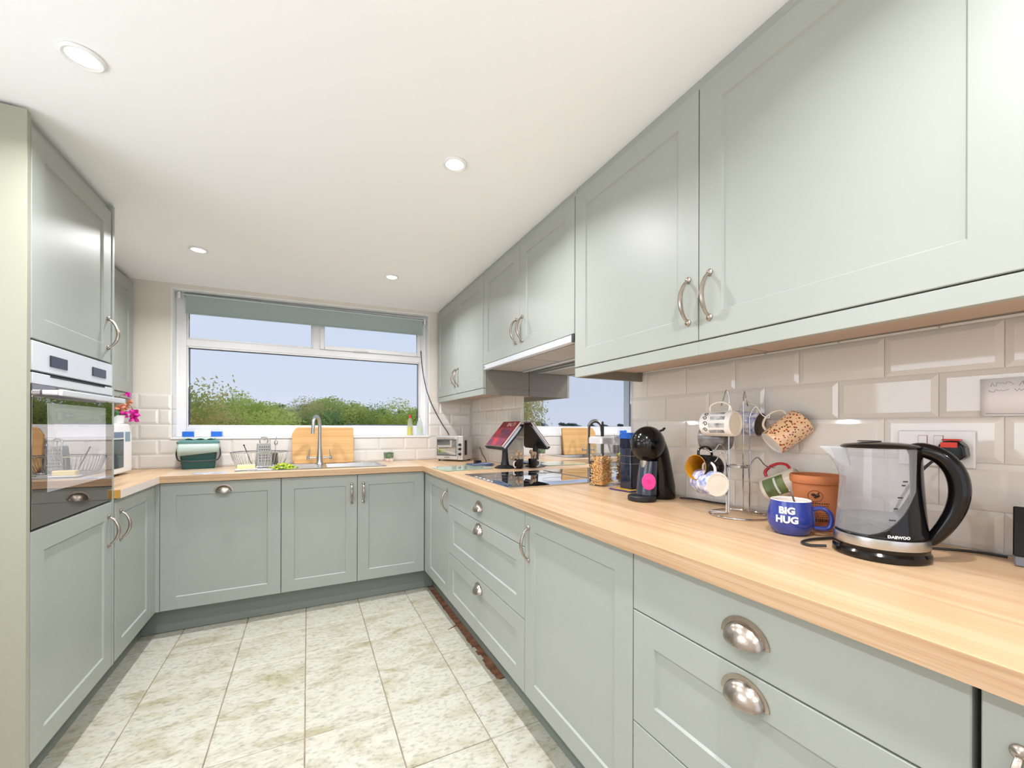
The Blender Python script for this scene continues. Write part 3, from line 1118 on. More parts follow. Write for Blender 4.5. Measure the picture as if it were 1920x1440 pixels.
# sink
sk = thing('sink', 'stainless steel inset sink with drainer below the window', 'sink')
s = MB()
RX0, RX1, RY0, RY1 = -.40, .50, 2.985, 3.385
z = WT + .0006
s.box(RX0, SX0 + .004, RY0, RY1, z, z + .003)
s.box(SX1 - .004, RX1, RY0, RY1, z, z + .003)
s.box(SX0 + .004, SX1 - .004, RY0, SY0 + .004, z, z + .003)
s.box(SX0 + .004, SX1 - .004, SY1 - .004, RY1, z, z + .003)
s.build('rim', STEEL, sk, bevel=.001)
b = MB()
b.hexa([(SX0 + .02, SY0 + .02, .79), (SX1 - .02, SY0 + .02, .79), (SX1 - .02, SY1 - .02, .79), (SX0 + .02, SY1 - .02, .79), (SX0 + .005, SY0 + .005, z + .001), (SX1 - .005, SY0 + .005, z + .001), (SX1 - .005, SY1 - .005, z + .001), (SX0 + .005, SY1 - .005, z + .001)])
bmesh.ops.delete(b.bm, geom=[f for f in b.bm.faces if f.normal.z > .9 or all(v.co.z > .9 for v in f.verts)], context='FACES')
b.build('bowl', STEEL, sk)
rb = MB()
for k in range(9):
    y = 3.03 + k * .04
    rb.tube([(-.36, y, z + .0032), (.06, y, z + .0032)], .0022, 6)
rb.build('drainer_ribs', STEEL, sk)

# tap
tp = thing('tap', 'brushed steel swan neck mixer tap at the sink', 'tap', (.078, 3.30, z + .0031))
q = MB()
q.lathe([(.0001, 0), (.027, 0), (.027, .004), (.024, .008), (.021, .04), (.018, .075), (.014, .13), (.0125, .2)], 20)
q.build('tap_body', STEEL, tp)
arch = [(0, 0, .19), (0, 0, .26)]
for k in range(13):
    a = PI * k / 12
    arch.append((-.022 + .022 * math.cos(a), -.065 + .065 * math.cos(a), .285 + .062 * math.sin(a)))
arch.append((-.046, -.136, .255))
arch.append((-.047, -.138, .225))
MB().tube(arch, [.0125] * 2 + [.0115] * 13 + [.012, .0125], 12).build('spout', STEEL, tp)
lv = MB()
lv.tube([(-.075, .005, .048), (.078, -.005, .048)], .0065, 10)
for sx in (-1, 1):
    lv.cyl((sx * .075, 0, .035), (sx * .075, 0, .062), .009, .009)
    lv.tube([(sx * .072, 0, .06), (sx * .066, 0, .11)], [.0045, .003], 8)
lv.build('lever', STEEL, tp)

# ------------------------------------------------------------------ hob and splashback
hb_ = thing('hob', 'black glass electric hob set in the right worktop', 'hob')
bx('glass_top', HOBG, hb_, .812, 1.318, 1.650, 2.238, WT + .0006, WT + .006, bevel=.001)
for (x, y, r) in ((.93, 1.80, .075), (.93, 2.08, .09), (1.18, 1.80, .09), (1.18, 2.08, .075)):
    tq = MB()
    tq.tube([(x + r * math.cos(2 * PI * k / 40), y + r * math.sin(2 * PI * k / 40), WT + .0062) for k in range(40)], .0005, 4, closed=True)
    tq.build('cooking_ring', mat('grey ring print', (90, 92, 96), .4), hb_)
cp = MB()
for k in range(7):
    cp.box(.824, .834, 1.75 + k * .055, 1.775 + k * .055, WT + .0061, WT + .0065)
cp.build('control_marks', WHITEINK, hb_)
cl = MB()
for k in range(5):
    cl.tube([(.826 + .006 * k, 1.69 + .01 * k, WT + .0085), (.845 + .004 * k, 1.80 + .012 * k, WT + .011 - .0008 * k), (.84 + .005 * k, 1.90 - .004 * k, WT + .0085)], .0022, 6)
cl.box(.822, .86, 1.72, 1.86, WT + .0062, WT + .0085)
tag(cl.build('scraper', mat('slate blue plastic', (70, 84, 108), .4), None), 'slate coloured scraper lying on near front corner of the hob', 'scraper')

sp = MB()
sp.hexa([WP(1.452, WT + .001, -.0115), WP(2.47, WT + .001, -.0115), WP(2.47, WT + .001, -.002), WP(1.452, WT + .001, -.002), WP(1.452, 1.552, -.0115), WP(2.47, 1.552, -.0115), WP(2.47, 1.552, -.002), WP(1.452, 1.552, -.002)])
tag(sp.build('splashback', SPLASH, None, smooth=False), 'smoked mirror glass splashback behind the hob', 'splashback')

# ------------------------------------------------------------------ downlights
for k, (x, y) in enumerate(CEIL_S):
    zc2 = cz(x, y)
    where = ['nearest at left of ceiling', 'nearest at right of ceiling', 'far left of ceiling by oven', 'far right of ceiling by window'][k] if k < 4 else ['overhead left of the camera', 'overhead right of the camera', 'behind the camera at left', 'behind the camera at right'][k - 4]
    d = thing('downlight', 'recessed white ceiling downlight, ' + where, 'light', (x, y, zc2), group='recessed ceiling downlights')
    MB().lathe([(.033, -.001), (.045, -.001), (.046, -.004), (.040, -.008), (.034, -.006)], 28, cap=False).build('trim_ring', WHITEP, d)
    MB().lathe([(.0001, -.003), (.0335, -.003), (.0335, -.0015), (.0001, -.0015)], 24).build('lens', LENS, d)
    area('downlight_lamp', (x, y, zc2 - .012), (0, 0, 0), .06, .06, P_SPOT, (.985, .985, 1.0), 'DISK', spread=math.radians(150))

# ------------------------------------------------------------------ things on the worktops
Z0 = WT + .0006
def spline(pts, n=6):
    P = [Vector(p) for p in pts]
    out = []
    for i in range(len(P) - 1):
        a, b, c, d = P[max(i - 1, 0)], P[i], P[i + 1], P[min(i + 2, len(P) - 1)]
        for k in range(n):
            t = k / n
            out.append(.5 * ((2 * b) + (-a + c) * t + (2 * a - 5 * b + 4 * c - d) * t * t + (-a + 3 * b - 3 * c + d) * t ** 3))
    out.append(P[-1])
    return out
def frame(c, a, h, H=0.0):
    a = Vector(a).normalized()
    h = Vector(h)
    h = (h - a * h.dot(a)).normalized()
    y = a.cross(h)
    M = Matrix((h, y, a)).transposed().to_4x4()
    M.translation = Vector(c) - a * (H / 2)
    return M
def patch(R, z0, z1, a0, a1, n=10, t=.0006, Rt=None):
    mb = MB()
    Rt = Rt or R
    r0, r1 = [], []
    o = []
    for k in range(n + 1):
        a = a0 + (a1 - a0) * k / n
        ca, sa = math.cos(a), math.sin(a)
        o.append([(R * ca, R * sa, z0), ((R + t) * ca, (R + t) * sa, z0), ((Rt + t) * ca, (Rt + t) * sa, z1), (Rt * ca, Rt * sa, z1)])
    mb.rings(o)
    return mb

def dots_mat(name, base, dot, dot2, scale, thr=.28):
    m = mat(name, base, .18, coat=.4)
    n = m.node_tree
    b = n.nodes['Principled BSDF']
    t = n.nodes.new('ShaderNodeTexCoord')
    vo = n.nodes.new('ShaderNodeTexVoronoi')
    vo.inputs['Scale'].default_value = scale
    n.links.new(t.outputs['Object'], vo.inputs['Vector'])
    r = n.nodes.new('ShaderNodeMath')
    r.operation = 'LESS_THAN'
    r.inputs[1].default_value = thr
    n.links.new(vo.outputs['Distance'], r.inputs[0])
    s = n.nodes.new('ShaderNodeSeparateColor')
    n.links.new(vo.outputs['Color'], s.inputs[0])
    g = n.nodes.new('ShaderNodeMath')
    g.operation = 'GREATER_THAN'
    g.inputs[1].default_value = .45
    n.links.new(s.outputs[0], g.inputs[0])
    m1 = n.nodes.new('ShaderNodeMix')
    m1.data_type = 'RGBA'
    n.links.new(g.outputs[0], m1.inputs[0])
    m1.inputs[6].default_value = (*lin(dot), 1)
    m1.inputs[7].default_value = (*lin(dot2), 1)
    m2 = n.nodes.new('ShaderNodeMix')
    m2.data_type = 'RGBA'
    n.links.new(r.outputs[0], m2.inputs[0])
    m2.inputs[6].default_value = (*lin(base), 1)
    n.links.new(m1.outputs[2], m2.inputs[7])
    n.links.new(m2.outputs[2], b.inputs['Base Color'])
    return m

# ---- kettle
kt = thing('kettle', 'clear glass and black electric kettle with cable on the near worktop', 'kettle', (1.135, .445, Z0), math.radians(-69.3))
def KR(z):
    return .0815 - .0145 * max(0, (z - .02)) / .215 - .002 * math.sin(max(0, z) / .235 * PI)
MB().lathe([(.0001, 0), (.080, 0), (.0835, .004), (.083, .013), (.079, .018), (.0001, .018)], 48).build('power_base', BLACKP, kt)
MB().lathe([(.0001, .0185), (.0795, .0185), (.0805, .021), (.0805, .0265), (.0001, .0265)], 48).build('foot_ring', BLACKP, kt)
MB().lathe([(.0001, .027), (.0812, .027), (.0816, .029), (.0812, .046), (.0808, .0475), (.0001, .0475)], 56).build('steel_band', STEEL, kt)
def KB(z):
    t = (z - .0485) / .1
    if t <= 0:
        return PI
    x = -1.02 + 1.80 * min(1, t) ** .27
    if z > .147:
        x = .78 + .08 * (z - .147) / .09
    return math.acos(max(-1, min(1, x)))
def spout_r(th, z):
    k = max(0, min(1, (z - .165) / .07))
    return .036 * k ** 1.4 * math.exp(-((abs(th) - PI) / .30) ** 2)
def shell(kind):
    mb = MB()
    rings = []
    nz, nn = 30, 44
    for i in range(nz + 1):
        z = .048 + (.235 - .048) * i / nz
        b = KB(z)
        b = b - .0005
        row = []
        for j in range(nn + 1):
            if kind == 'black':
                th = -b + 2 * b * j / nn
            else:
                th = b + (2 * PI - 2 * b) * j / nn
            tw_ = th if th <= PI else th - 2 * PI
            r = KR(z) + (spout_r(tw_, z) if kind == 'glass' else 0)
            row.append((r * math.cos(th), r * math.sin(th), z))
        rings.append(row)
    mb.rings(rings, wrap=False, cap=False)
    return mb
o = shell('black').build('body_shell', BLACKP, kt)
md = o.modifiers.new('solid', 'SOLIDIFY')
md.thickness = .003
o = shell('glass').build('glass_jug', KETG, kt)
wt2 = MB().lathe([(.0001, .05), (.074, .05), (.0735, .085), (.0001, .085)], 40)
wt2.build('water', WATER, kt)
sp_ = MB()
sp_.hexa([(-.062, -.019, .19), (-.05, -.026, .19), (-.05, .026, .19), (-.062, .019, .19), (-.108, -.010, .236), (-.058, -.030, .236), (-.058, .030, .236), (-.108, .010, .236)])
sp_.build('spout', SPOUT, kt, bevel=.003)
MB().lathe([(.0001, .2355), (.0685, .2355), (.0695, .239), (.064, .243), (.030, .2475), (.0001, .2485)], 44).build('lid', BLACKP, kt)
MB().lathe([(.0001, 0), (.021, 0), (.0215, .001), (.019, .0022), (.0001, .0024)], 24, c=(-.018, 0, .2488)).build('lid_button', DARKGREY, kt)
hp = spline([(.044, 0, .228), (.066, 0, .233), (.094, 0, .220), (.113, 0, .192), (.120, 0, .155), (.115, 0, .116), (.101, 0, .080), (.085, 0, .052), (.076, 0, .040)], 5)
nh = len(hp)
MB().tube(hp, [.0155 + .0035 * math.sin(PI * k / (nh - 1)) - .005 * (k / (nh - 1)) ** 3 for k in range(nh)], 14, flat=.92, up=(0, 0, 1)).build('handle', BLACKP, kt)
bc = MB()
bc.hexa([(.050, -.020, .05), (.074, -.017, .05), (.074, .017, .05), (.050, .020, .05), (.046, -.022, .236), (.064, -.016, .238), (.064, .016, .238), (.046, .022, .236)])
bc.build('back_spine', BLACKP, kt, bevel=.004)
hs = MB()
hs.box(-.0035, .0035, -.0002, .0002, 0, .001)
hs.bm.free()
mk = MB()
for z, wd in ((.088, .012), (.112, .007), (.135, .010), (.16, .007), (.168, .010)):
    a0 = -PI / 2 + .22 + (z - .088) * 4.2
    for k in range(4):
        a = a0 + k * wd * 3.0
        r = KR(z) + .0005
        mk.box(r * math.cos(a) - .0011, r * math.cos(a) + .0011, r * math.sin(a) - .0004, r * math.sin(a) + .0001, z, z + .0026)
mk.build('level_marks', BLACKINK, kt)['kind'] = 'stuff'
MB().tube([(.01, 0, .062), (.012, .0, .07)], [.03, .02], 20).build('heating_plate', STEEL, kt)
ti = text_mesh('brand_text', 'DAEWOO', .0078, WHITEINK, kt, Matrix.Identity(4), .0002, space=1.05, bold=.0003)
wrap_text(ti, .0822)
ti.matrix_local = Matrix.Translation((0, 0, .056)) @ Matrix.Rotation(math.radians(22), 4, 'Z') @ Matrix.Rotation(PI / 2, 4, 'X')
# mains cable of the kettle: loop at left, then round the back and up to the plug
kl = MB()
Mi = (Matrix.Translation((1.135, .445, Z0)) @ Matrix.Rotation(math.radians(-69.3), 4, 'Z')).inverted()
cpts = [(1.075, .52, .911 + .0035), (1.055, .545, .9125), (1.066, .567, .9125), (1.115, .57, .9125), (1.19, .55, .9125), (1.262, .515, .915), (1.285, .485, .96), (1.292, .455, 1.04), (1.315, .425, 1.10), (1.337, .402, 1.125)]
kl.tube([Mi @ p for p in spline(cpts, 6)], .0032, 8)
kl.build('cable', BLACKM, kt)

# ---- double socket with plug
so = thing('double_socket', 'white double wall socket with two red rimmed switches behind the kettle', 'socket', (wx(.43) - .0068, .431, 1.139), RZ + RW)
bx('faceplate', WHITEP, so, -.066, .070, -.008, .0, -.044, .043, bevel=.003)
RED = mat('red switch rim', (196, 70, 66), .4)
for x in (-.018, .010):
    bx('switch_rim', RED, so, x - .0085, x + .0085, -.0088, -.0081, .005, .031, bevel=.0015)
    bx('switch', WHITEP, so, x - .0078, x + .0078, -.0115, -.0089, .0057, .0303, bevel=.0015)
pg = thing('plug', 'black mains plug with a red top in the double socket', 'plug', (wx(.39) - .0155, .392, 1.137), RZ + RW)
p_ = MB()
p_.prism([(-.024, -.012), (-.020, .012), (-.012, .021), (.012, .021), (.022, .010), (.025, -.014), (.014, -.024), (-.014, -.024)], 1, -.034, 0)
p_.build('plug_body', BLACKP, pg, bevel=.004)
bx('red_cap', mat('red plug top', (224, 58, 44), .35), pg, -.016, .014, -.030, -.006, .0216, .0255, bevel=.002)
bx('red_label', mat('red plug label', (224, 58, 44), .35), pg, -.016, .012, -.0352, -.0342, .006, .018)

# ---- note stuck on the tiles
no = thing('handwritten_note', 'white paper note with handwriting stuck on the tiles above the socket', 'note', (wx(.30) - .0062, .300, 1.257), RZ + RW)
nm = MB()
NN = 10
rows = []
for j in range(2):
    rows.append([(-.055 + .15 * k / NN, -.0022 - .0008 * math.sin(k * .7), -.042 + .084 * j) for k in range(NN + 1)])
nm.rings(rows, wrap=False, cap=False)
pp = nm.build('paper_sheet', mat('white note paper', (248, 246, 248), .7), no)
pp.modifiers.new('s', 'SOLIDIFY').thickness = .0004
hw = MB()
rnd = random.Random(4)
for ln, (z, x0, x1, sz) in enumerate(((.028, -.040, .085, .0055), (.014, -.042, .085, .003))):
    x = x0
    pts = []
    while x < x1:
        pts.append((x, -.0034, z + rnd.uniform(-sz, sz)))
        x += rnd.uniform(.0015, .0035)
        if rnd.random() < .12 and len(pts) > 3:
            hw.tube(pts, .0004, 4)
            pts = []
            x += .004
    if len(pts) > 1:
        hw.tube(pts, .0004, 4)
hw.tube([(-.046, -.0034, -.036), (.02, -.0034, -.038)], .0004, 4)
hw.build('handwriting', mat('violet grey ink', (128, 118, 156), .7), no)['kind'] = 'stuff'

# ---- smart display at the right edge
sd = thing('smart_display', 'black glass smart display on a grey base cut off at right edge', 'device', (1.300, .262, Z0), math.radians(-78))
b_ = MB()
b_.prism([(-.012, 0), (.050, 0), (.044, .020), (-.008, .020)], 0, -.026, .07)
b_.build('speaker_base', mat('grey speaker cloth', (112, 112, 118), .8), sd, bevel=.003)
b_ = MB()
b_.prism([(-.010, .0205), (.0, .0205), (.020, .118), (.010, .118)], 0, -.028, .09)
b_.build('screen', BLACKP, sd, bevel=.002)
dc = MB()
dc.tube(spline([(1.225, .48, .9125), (1.27, .42, .9125), (1.325, .355, .913), (1.332, .305, .914)], 6), .0030, 8)
tag(dc.build('black_cable', BLACKM, None), 'black cable on the worktop running from behind kettle to the display', 'cable')

# ---- big hug mug with spoon
mg = thing('blue_mug', 'cobalt blue mug lettered BIG HUG standing left of the kettle', 'mug', (1.150, .640, Z0), math.radians(-60.9))
out = [(.0001, .0), (.036, .0), (.044, .006), (.0525, .026), (.054, .042), (.0515, .062), (.047, .080), (.0462, .088)]
MB().lathe(out + [(.0440, .0885)], 40, cap=True).bm.free()
mb = MB()
mb.lathe(out, 40, cap=False)
mb.build('body', NAVYMUG, mg)
mb = MB()
mb.lathe([(.0462, .088), (.0450, .0895), (.0432, .087), (.0475, .062), (.049, .040), (.040, .012), (.0001, .008)], 40, cap=False)
mb.build('inside', mat('white glaze', (244, 242, 238), .2), mg)
MB().lathe([(.0001, .058), (.047, .058), (.047, .0585), (.0001, .0585)], 30).build('milky_tea', mat('milky tea', (182, 132, 92), .3), mg)
mb = MB()
mb.tube(spline([(.045, 0, .066), (.066, 0, .072), (.082, 0, .062), (.086, 0, .042), (.078, 0, .022), (.050, 0, .020)], 5), .0058, 10, flat=1.0)
mb.build('handle', NAVYMUG, mg)
for s, z, sz in (('BIG', .0655, .0235), ('HUG', .0425, .0235)):
    t_ = text_mesh('lettering', s, sz, WHITEINK, mg, Matrix.Identity(4), .0002, bold=.0011)
    wrap_text(t_, .0552 if s == 'HUG' else .0535)
    t_.matrix_local = Matrix.Translation((0, 0, z)) @ Matrix.Rotation(math.radians(-9), 4, 'Z') @ Matrix.Rotation(PI / 2, 4, 'X')
spn = MB()
spn.tube([(1.160, .628, Z0 + .060), (1.149, .640, Z0 + .112)], [.0022, .0032], 8, flat=.5)
spn.ball((1.148, .641, Z0 + .112), .0034, n=8, m=6)
tag(spn.build('teaspoon', CHROME, None), 'steel teaspoon handle sticking up out of the blue mug', 'spoon')

# ---- terracotta pot
tpz = thing('terracotta_pot', 'terracotta pot with black printed emblem behind the blue mug', 'pot', (1.274, .640, Z0), math.radians(-60))
mb = MB()
mb.lathe([(.0001, 0), (.046, 0), (.048, .004), (.058, .125), (.062, .127), (.064, .134), (.064, .146), (.062, .149), (.058, .147), (.056, .13), (.046, .012), (.0001, .01)], 40)
mb.build('pot_body', TERRA, tpz)
BK = mat('black pot print', (52, 30, 22), .7)
em = MB()
ca = -PI / 2 - .12
def onpot(a, z, o=.0005):
    r = .048 + .010 * (z - .004) / .121 + o
    return (r * math.cos(a), r * math.sin(a), z)
em.tube([onpot(ca + .30 * math.cos(q) * 1.0, .095 + .015 * math.sin(q)) for q in [2 * PI * k / 24 for k in range(24)]], .0005, 4, closed=True)
for da, dz_, r in ((-.08, .099, .0055), (.08, .097, .0065), (.0, .092, .004), (.13, .104, .003)):
    c_ = onpot(ca + da, dz_, -.0005)
    em.ball(c_, r * .9, r * .9, r * .7, 8, 6)
em.build('emblem', BK, tpz)
pr = MB()
rnd = random.Random(3)
for z, hgt in ((.074, .003), (.068, .002), (.0575, .0065), (.048, .002), (.043, .002), (.038, .002), (.026, .008)):
    a = ca - .5
    while a < ca + .55:
        wd_ = rnd.uniform(.03, .07)
        q0, q1 = onpot(a, z), onpot(a + wd_, z)
        q2, q3 = onpot(a + wd_, z + hgt), onpot(a, z + hgt)
        pr.f([pr.v(q0), pr.v(q1), pr.v(q2), pr.v(q3)])
        a += wd_ + rnd.uniform(.02, .05)
pr.build('printed_lines', BK, tpz)['kind'] = 'stuff'

# ---- mug tree
TX, TY = 1.228, .842
mt = thing('mug_tree', 'silver wire mug stand with a ring base, hung with mugs', 'mug stand', (TX, TY, Z0))
WIRE = CHROME
mb = MB()
rn = .083
mb.tube([(rn * math.cos(2 * PI * k / 48), rn * math.sin(2 * PI * k / 48), .003) for k in range(48)], .0026, 8, closed=True)
mb.build('base_ring', WIRE, mt)
mb = MB()
mb.tube([(.033 * math.cos(2 * PI * k / 32), .033 * math.sin(2 * PI * k / 32), .158) for k in range(32)], .0020, 8, closed=True)
mb.tube([(.033 * math.cos(2 * PI * k / 32), .033 * math.sin(2 * PI * k / 32), .154) for k in range(32)], .0016, 8, closed=True)
mb.build('middle_ring', WIRE, mt)
pv = Vector((.565, -.825, 0))
vv = Vector((.825, .565, 0))
Zv = Vector((0, 0, 1))
TC = Vector((TX, TY, Z0))
hooks = {  # name: (hook end in world, top height, upper)
    'bird': (Vector((1.170, .861, 1.262)), .398, True),
    'floral': (Vector((1.292, .852, 1.262)), .396, True),
    'orange': (Vector((1.296, .786, 1.222)), .345, True),
    'low': (Vector((1.158, .893, 1.070)), .198, False),
    'amber': (Vector((1.172, .918, 1.118)), .225, False),
    'red': (Vector((1.312, .777, 1.066)), .185, False)}
for k, (hn, (he, top, up)) in enumerate(hooks.items()):
    d = (he - TC)
    a = math.atan2(d.y, d.x)
    px, py = .033 * math.cos(a), .033 * math.sin(a)
    ex_, ey_, ez_ = d.x, d.y, d.z
    R_ = math.hypot(ex_, ey_)
    pts = [(rn * math.cos(a), rn * math.sin(a), .006), (px * 1.1, py * 1.1, .006), (px, py, .010), (px, py, top - .07), (px, py, top - .03)]
    q1 = .033 + (R_ - .033) * .30
    q2 = .033 + (R_ - .033) * .62
    pts += [(q1 * math.cos(a), q1 * math.sin(a), top), (q2 * math.cos(a), q2 * math.sin(a), top - .025), (ex_ * .97, ey_ * .97, ez_ - .004), (ex_ * 1.02, ey_ * 1.02, ez_ + .006)]
    sp = spline(pts[3:], 5)
    MB().tube([Vector(q) for q in pts[:3]] + sp, .0019, 7).build('hook_rod', WIRE, mt)

BIRD = mat('white bird china', (238, 236, 232), .25, coat=.2)
BLUEF = mat('white china with blue flowers', (232, 232, 238), .2, coat=.4, col2=(96, 116, 186), vscale=55)
ORNG = dots_mat('peach china with red and brown dots', (246, 204, 160), (176, 60, 50), (112, 66, 44), 125, .36)
BEIGEIN = mat('grey brown mug inside', (128, 116, 104), .4)
AMBER = mat('amber glaze', (186, 128, 26), .2, coat=.4)
GREYM = mat('grey stoneware', (150, 148, 146), .25, coat=.3, col2=(66, 58, 54), vscale=22)
SCRO = mat('black scroll print', (34, 32, 34), .5)
def mug(name, label, hook, drop, ax, hd, R, H, mo, mi, mh, flare=1.0, hoff=.026, base=None, ht=.0045, square=False):
    """hangs with the top of its handle on the hook; ax points from base to opening, hd from body to handle"""
    a = Vector(ax).normalized()
    h = Vector(hd)
    h = (h - a * h.dot(a)).normalized()
    he = hook
    c = he - h * (R + hoff) + Vector((0, 0, .004))
    M = frame(c, a, h, H)
    t = bpy.data.objects.new(name, None)
    C.objects.link(t)
    t.matrix_world = M
    t['label'], t['category'], t['group'] = label, 'mug', 'mugs hanging on the wire stand'
    Rt = R * flare
    MB().lathe([(R * .93, 0), (R * .98, .003), (R, .01), (R * (1 + flare) / 2, H * .5), (Rt, H - .002), (Rt - .0006, H)], 32, cap=False).build('body', mo, t)
    MB().lathe([(Rt - .0006, H), (Rt - .002, H + .0006), (Rt - .0032, H - .002), (R * (1 + flare) / 2 - .0032, H * .5), (R - .004, .008), (.0001, .006)], 32, cap=False).build('inside', mi, t)
    MB().lathe([(.0001, .0022), (R * .78, .0022), (R * .80, 0), (R * .93, 0)], 32, cap=False).build('base', base or CREAM, t)
    hh = H * .36
    MB().tube(spline([(R - .002, 0, H * .5 + hh), (R + hoff * .65, 0, H * .5 + hh * .95), (R + hoff + .001, 0, H * .5 + hh * .35), (R + hoff + .001, 0, H * .5 - hh * .3), (R + hoff * .6, 0, H * .5 - hh * .85), (R - .002, 0, H * .5 - hh)], 5), ht, 9, flat=.75).build('handle', mh, t)
    return t
H_ = {k: v[0] for k, v in hooks.items()}
t = mug('hanging_mug', 'white mug with grey trees and black scrolls lying level on upper left hook', H_['bird'], 0, -pv * .86 + vv * .50, Zv, .040, .098, BIRD, CREAM, CREAM)
TREEP = mat('grey tree print', (204, 206, 208), .35, col2=(112, 114, 120), vscale=46)
for a0_, a1_, za, zb_ in ((-.30, .02, .014, .066), (-.78, -.50, .018, .068), (.30, .58, .014, .062), (.82, 1.05, .02, .066)):
    patch(.0402, za, zb_, -PI / 2 + a0_, -PI / 2 + a1_, 6).build('tree_print', TREEP, t)
for z0_, aa in ((.080, .95), (.076, .45), (.078, -.1), (.080, 1.35)):
    sc = MB()
    pts = []
    for k in range(14):
        q = k * .55
        rr = .0075 * (1 - k / 18)
        # spiral on the outside of the mug facing the camera
        th = -PI / 2 + (aa - .45) * .9
        pts.append((th, rr * math.cos(q), rr * math.sin(q)))
    P_ = []
    for th, dz_, ds in pts:
        a_ = th + ds / .04
        P_.append((.0405 * math.cos(a_), .0405 * math.sin(a_), z0_ + dz_))
    sc.tube(P_, .0011, 5)
    sc.build('scroll_print', SCRO, t)
t = mug('hanging_mug', 'white mug with blue flowers and dark inside on back hook of wire stand', H_['floral'], 0, pv * .80 - vv * .45 - Zv * .12, Zv * .9 - pv * .2, .038, .088, BLUEF, BEIGEIN, CREAM)
t = mug('hanging_mug', 'peach mug dotted red and brown, tilted with its base down left', H_['orange'], 0, pv * .72 + Zv * .62 + vv * .28, -pv * .55 + Zv * .8, .042, .108, ORNG, CREAM, CREAM, flare=1.06, hoff=.028, base=mat('white mug base', (240, 238, 236), .2))
t = mug('hanging_mug', 'white mug at lower left with its round base facing the camera', H_['low'], 0, -pv * .55 + vv * .82, Zv, .040, .095, BLUEF, CREAM, CREAM, base=CREAM, hoff=.024)
t = mug('hanging_mug', 'black mug with amber inside hanging at far left of the stand', H_['amber'], 0, -vv * .80 - pv * .55 + Zv * .05, Zv, .041, .09, BLACKP, AMBER, BLACKP, hoff=.024)
t = mug('hanging_mug', 'cream mug with green picture and red handle at lower right hook', H_['red'], 0, -pv * .80 - Zv * .42 + vv * .35, Zv * .85 + pv * .35, .040, .10, mat('cream stoneware', (214, 204, 190), .25, coat=.3), CREAM, mat('red glaze', (184, 20, 44), .2, coat=.5), ht=.0062, hoff=.026, base=mat('putty mug base', (206, 196, 180), .3))
GP = mat('green landscape print', (74, 96, 48), .4, col2=(120, 134, 84), vscale=40)
o = patch(.0402, .030, .090, -PI * .78, -PI * .30, 12).build('picture_print', GP, t)
o = patch(.0409, .052, .058, -PI * .75, -PI * .34, 12).build('picture_print', mat('white water print', (206, 212, 206), .4), t)
# grey mug hidden behind, under the bird mug
t = bpy.data.objects.new('hanging_mug', None)
C.objects.link(t)
t.matrix_world = frame((1.232, .925, 1.152), -pv * .9 + vv * .4, Zv, .085)
t['label'], t['category'], t['group'] = 'grey and dark brown mug showing below the white scroll mug', 'mug', 'mugs hanging on the wire stand'
MB().lathe([(.0001, 0), (.037, 0), (.040, .006), (.041, .084), (.0395, .085), (.038, .083), (.037, .008), (.0001, .006)], 30).build('body', GREYM, t)
MB().tube(spline([(.038, 0, .072), (.056, 0, .068), (.064, 0, .045), (.056, 0, .020), (.038, 0, .014)], 5), .0045, 8).build('handle', GREYM, t)

# ---- capsule coffee machine
cm = thing('coffee_machine', 'black domed capsule coffee machine with a pink disc', 'coffee machine', (1.19, 1.18, Z0), PI + .10)
def loft(secs, n=24):
    """secs: (cx, cy, z, rx, ry) horizontal ellipses"""
    mb = MB()
    mb.rings([[(c[0] + c[3] * math.cos(2 * PI * j / n), c[1] + c[4] * math.sin(2 * PI * j / n), c[2]) for j in range(n)] for c in secs])
    return mb
loft([(-.070, 0, .0, .052, .050), (-.070, 0, .006, .055, .053), (-.068, 0, .05, .053, .052), (-.060, 0, .10, .048, .049), (-.048, 0, .15, .045, .048), (-.035, 0, .19, .046, .048), (-.02, 0, .225, .045, .045), (-.01, 0, .25, .035, .035)]).build('body', BLACKP, cm)
hd_ = MB()
hd_.ball((.012, 0, .214), .070, .060, .070, 28, 18)
hd_.build('round_head', BLACKP, cm)
hd_ = MB()
hd_.ball((.040, 0, .214), .045, .045, .050, 24, 14)
hd_.build('head_cap', BLACKP, cm)
loft([(.020, 0, .022, .036, .040), (.016, 0, .09, .034, .038), (.006, 0, .15, .032, .036)]).build('front_column', mat('slate gloss plastic', (46, 52, 66), .15, coat=.4), cm)
MB().cyl((.034, 0, .125), (.030, 0, .152), .010, .016, 14).build('nozzle', CHROME, cm)
loft([(.045, 0, 0, .050, .050), (.045, 0, .004, .053, .053), (.045, 0, .016, .053, .053), (.045, 0, .020, .049, .049)], 30).build('drip_tray', BLACKM, cm)
PINK = mat('pink disc', (244, 58, 142), .4)
dk = MB()
dk.T = Matrix.Translation((.043, .030, .074)) @ Matrix.Rotation(math.radians(38), 4, 'Z') @ Matrix.Rotation(PI / 2, 4, 'Y')
dk.lathe([(.0001, 0), (.027, 0), (.0275, .002), (.026, .004), (.0001, .0048)], 28, sx=1.15, sy=.92)
pd_ = dk.build('pink_disc', PINK, cm)
dk = MB()
dk.T = Matrix.Translation((.0468, .0330, .074)) @ Matrix.Rotation(math.radians(38), 4, 'Z')
dk.tube([(0, -.006, -.006), (0, .006, -.006), (0, .006, .006), (0, -.006, .006)], .0007, 5, closed=True)
dk.tube([(0, -.002, -.002), (0, .002, -.002), (0, .002, .002), (0, -.002, .002)], .0007, 5, closed=True)
dk.build('disc_mark', mat('dark pink mark', (176, 24, 92), .5), cm)
MB().tube([(-.035, .008, .262), (-.062, .010, .268), (-.074, .010, .276)], [.008, .007, .006], 10, flat=.6).build('locking_lever', BLACKP, cm)
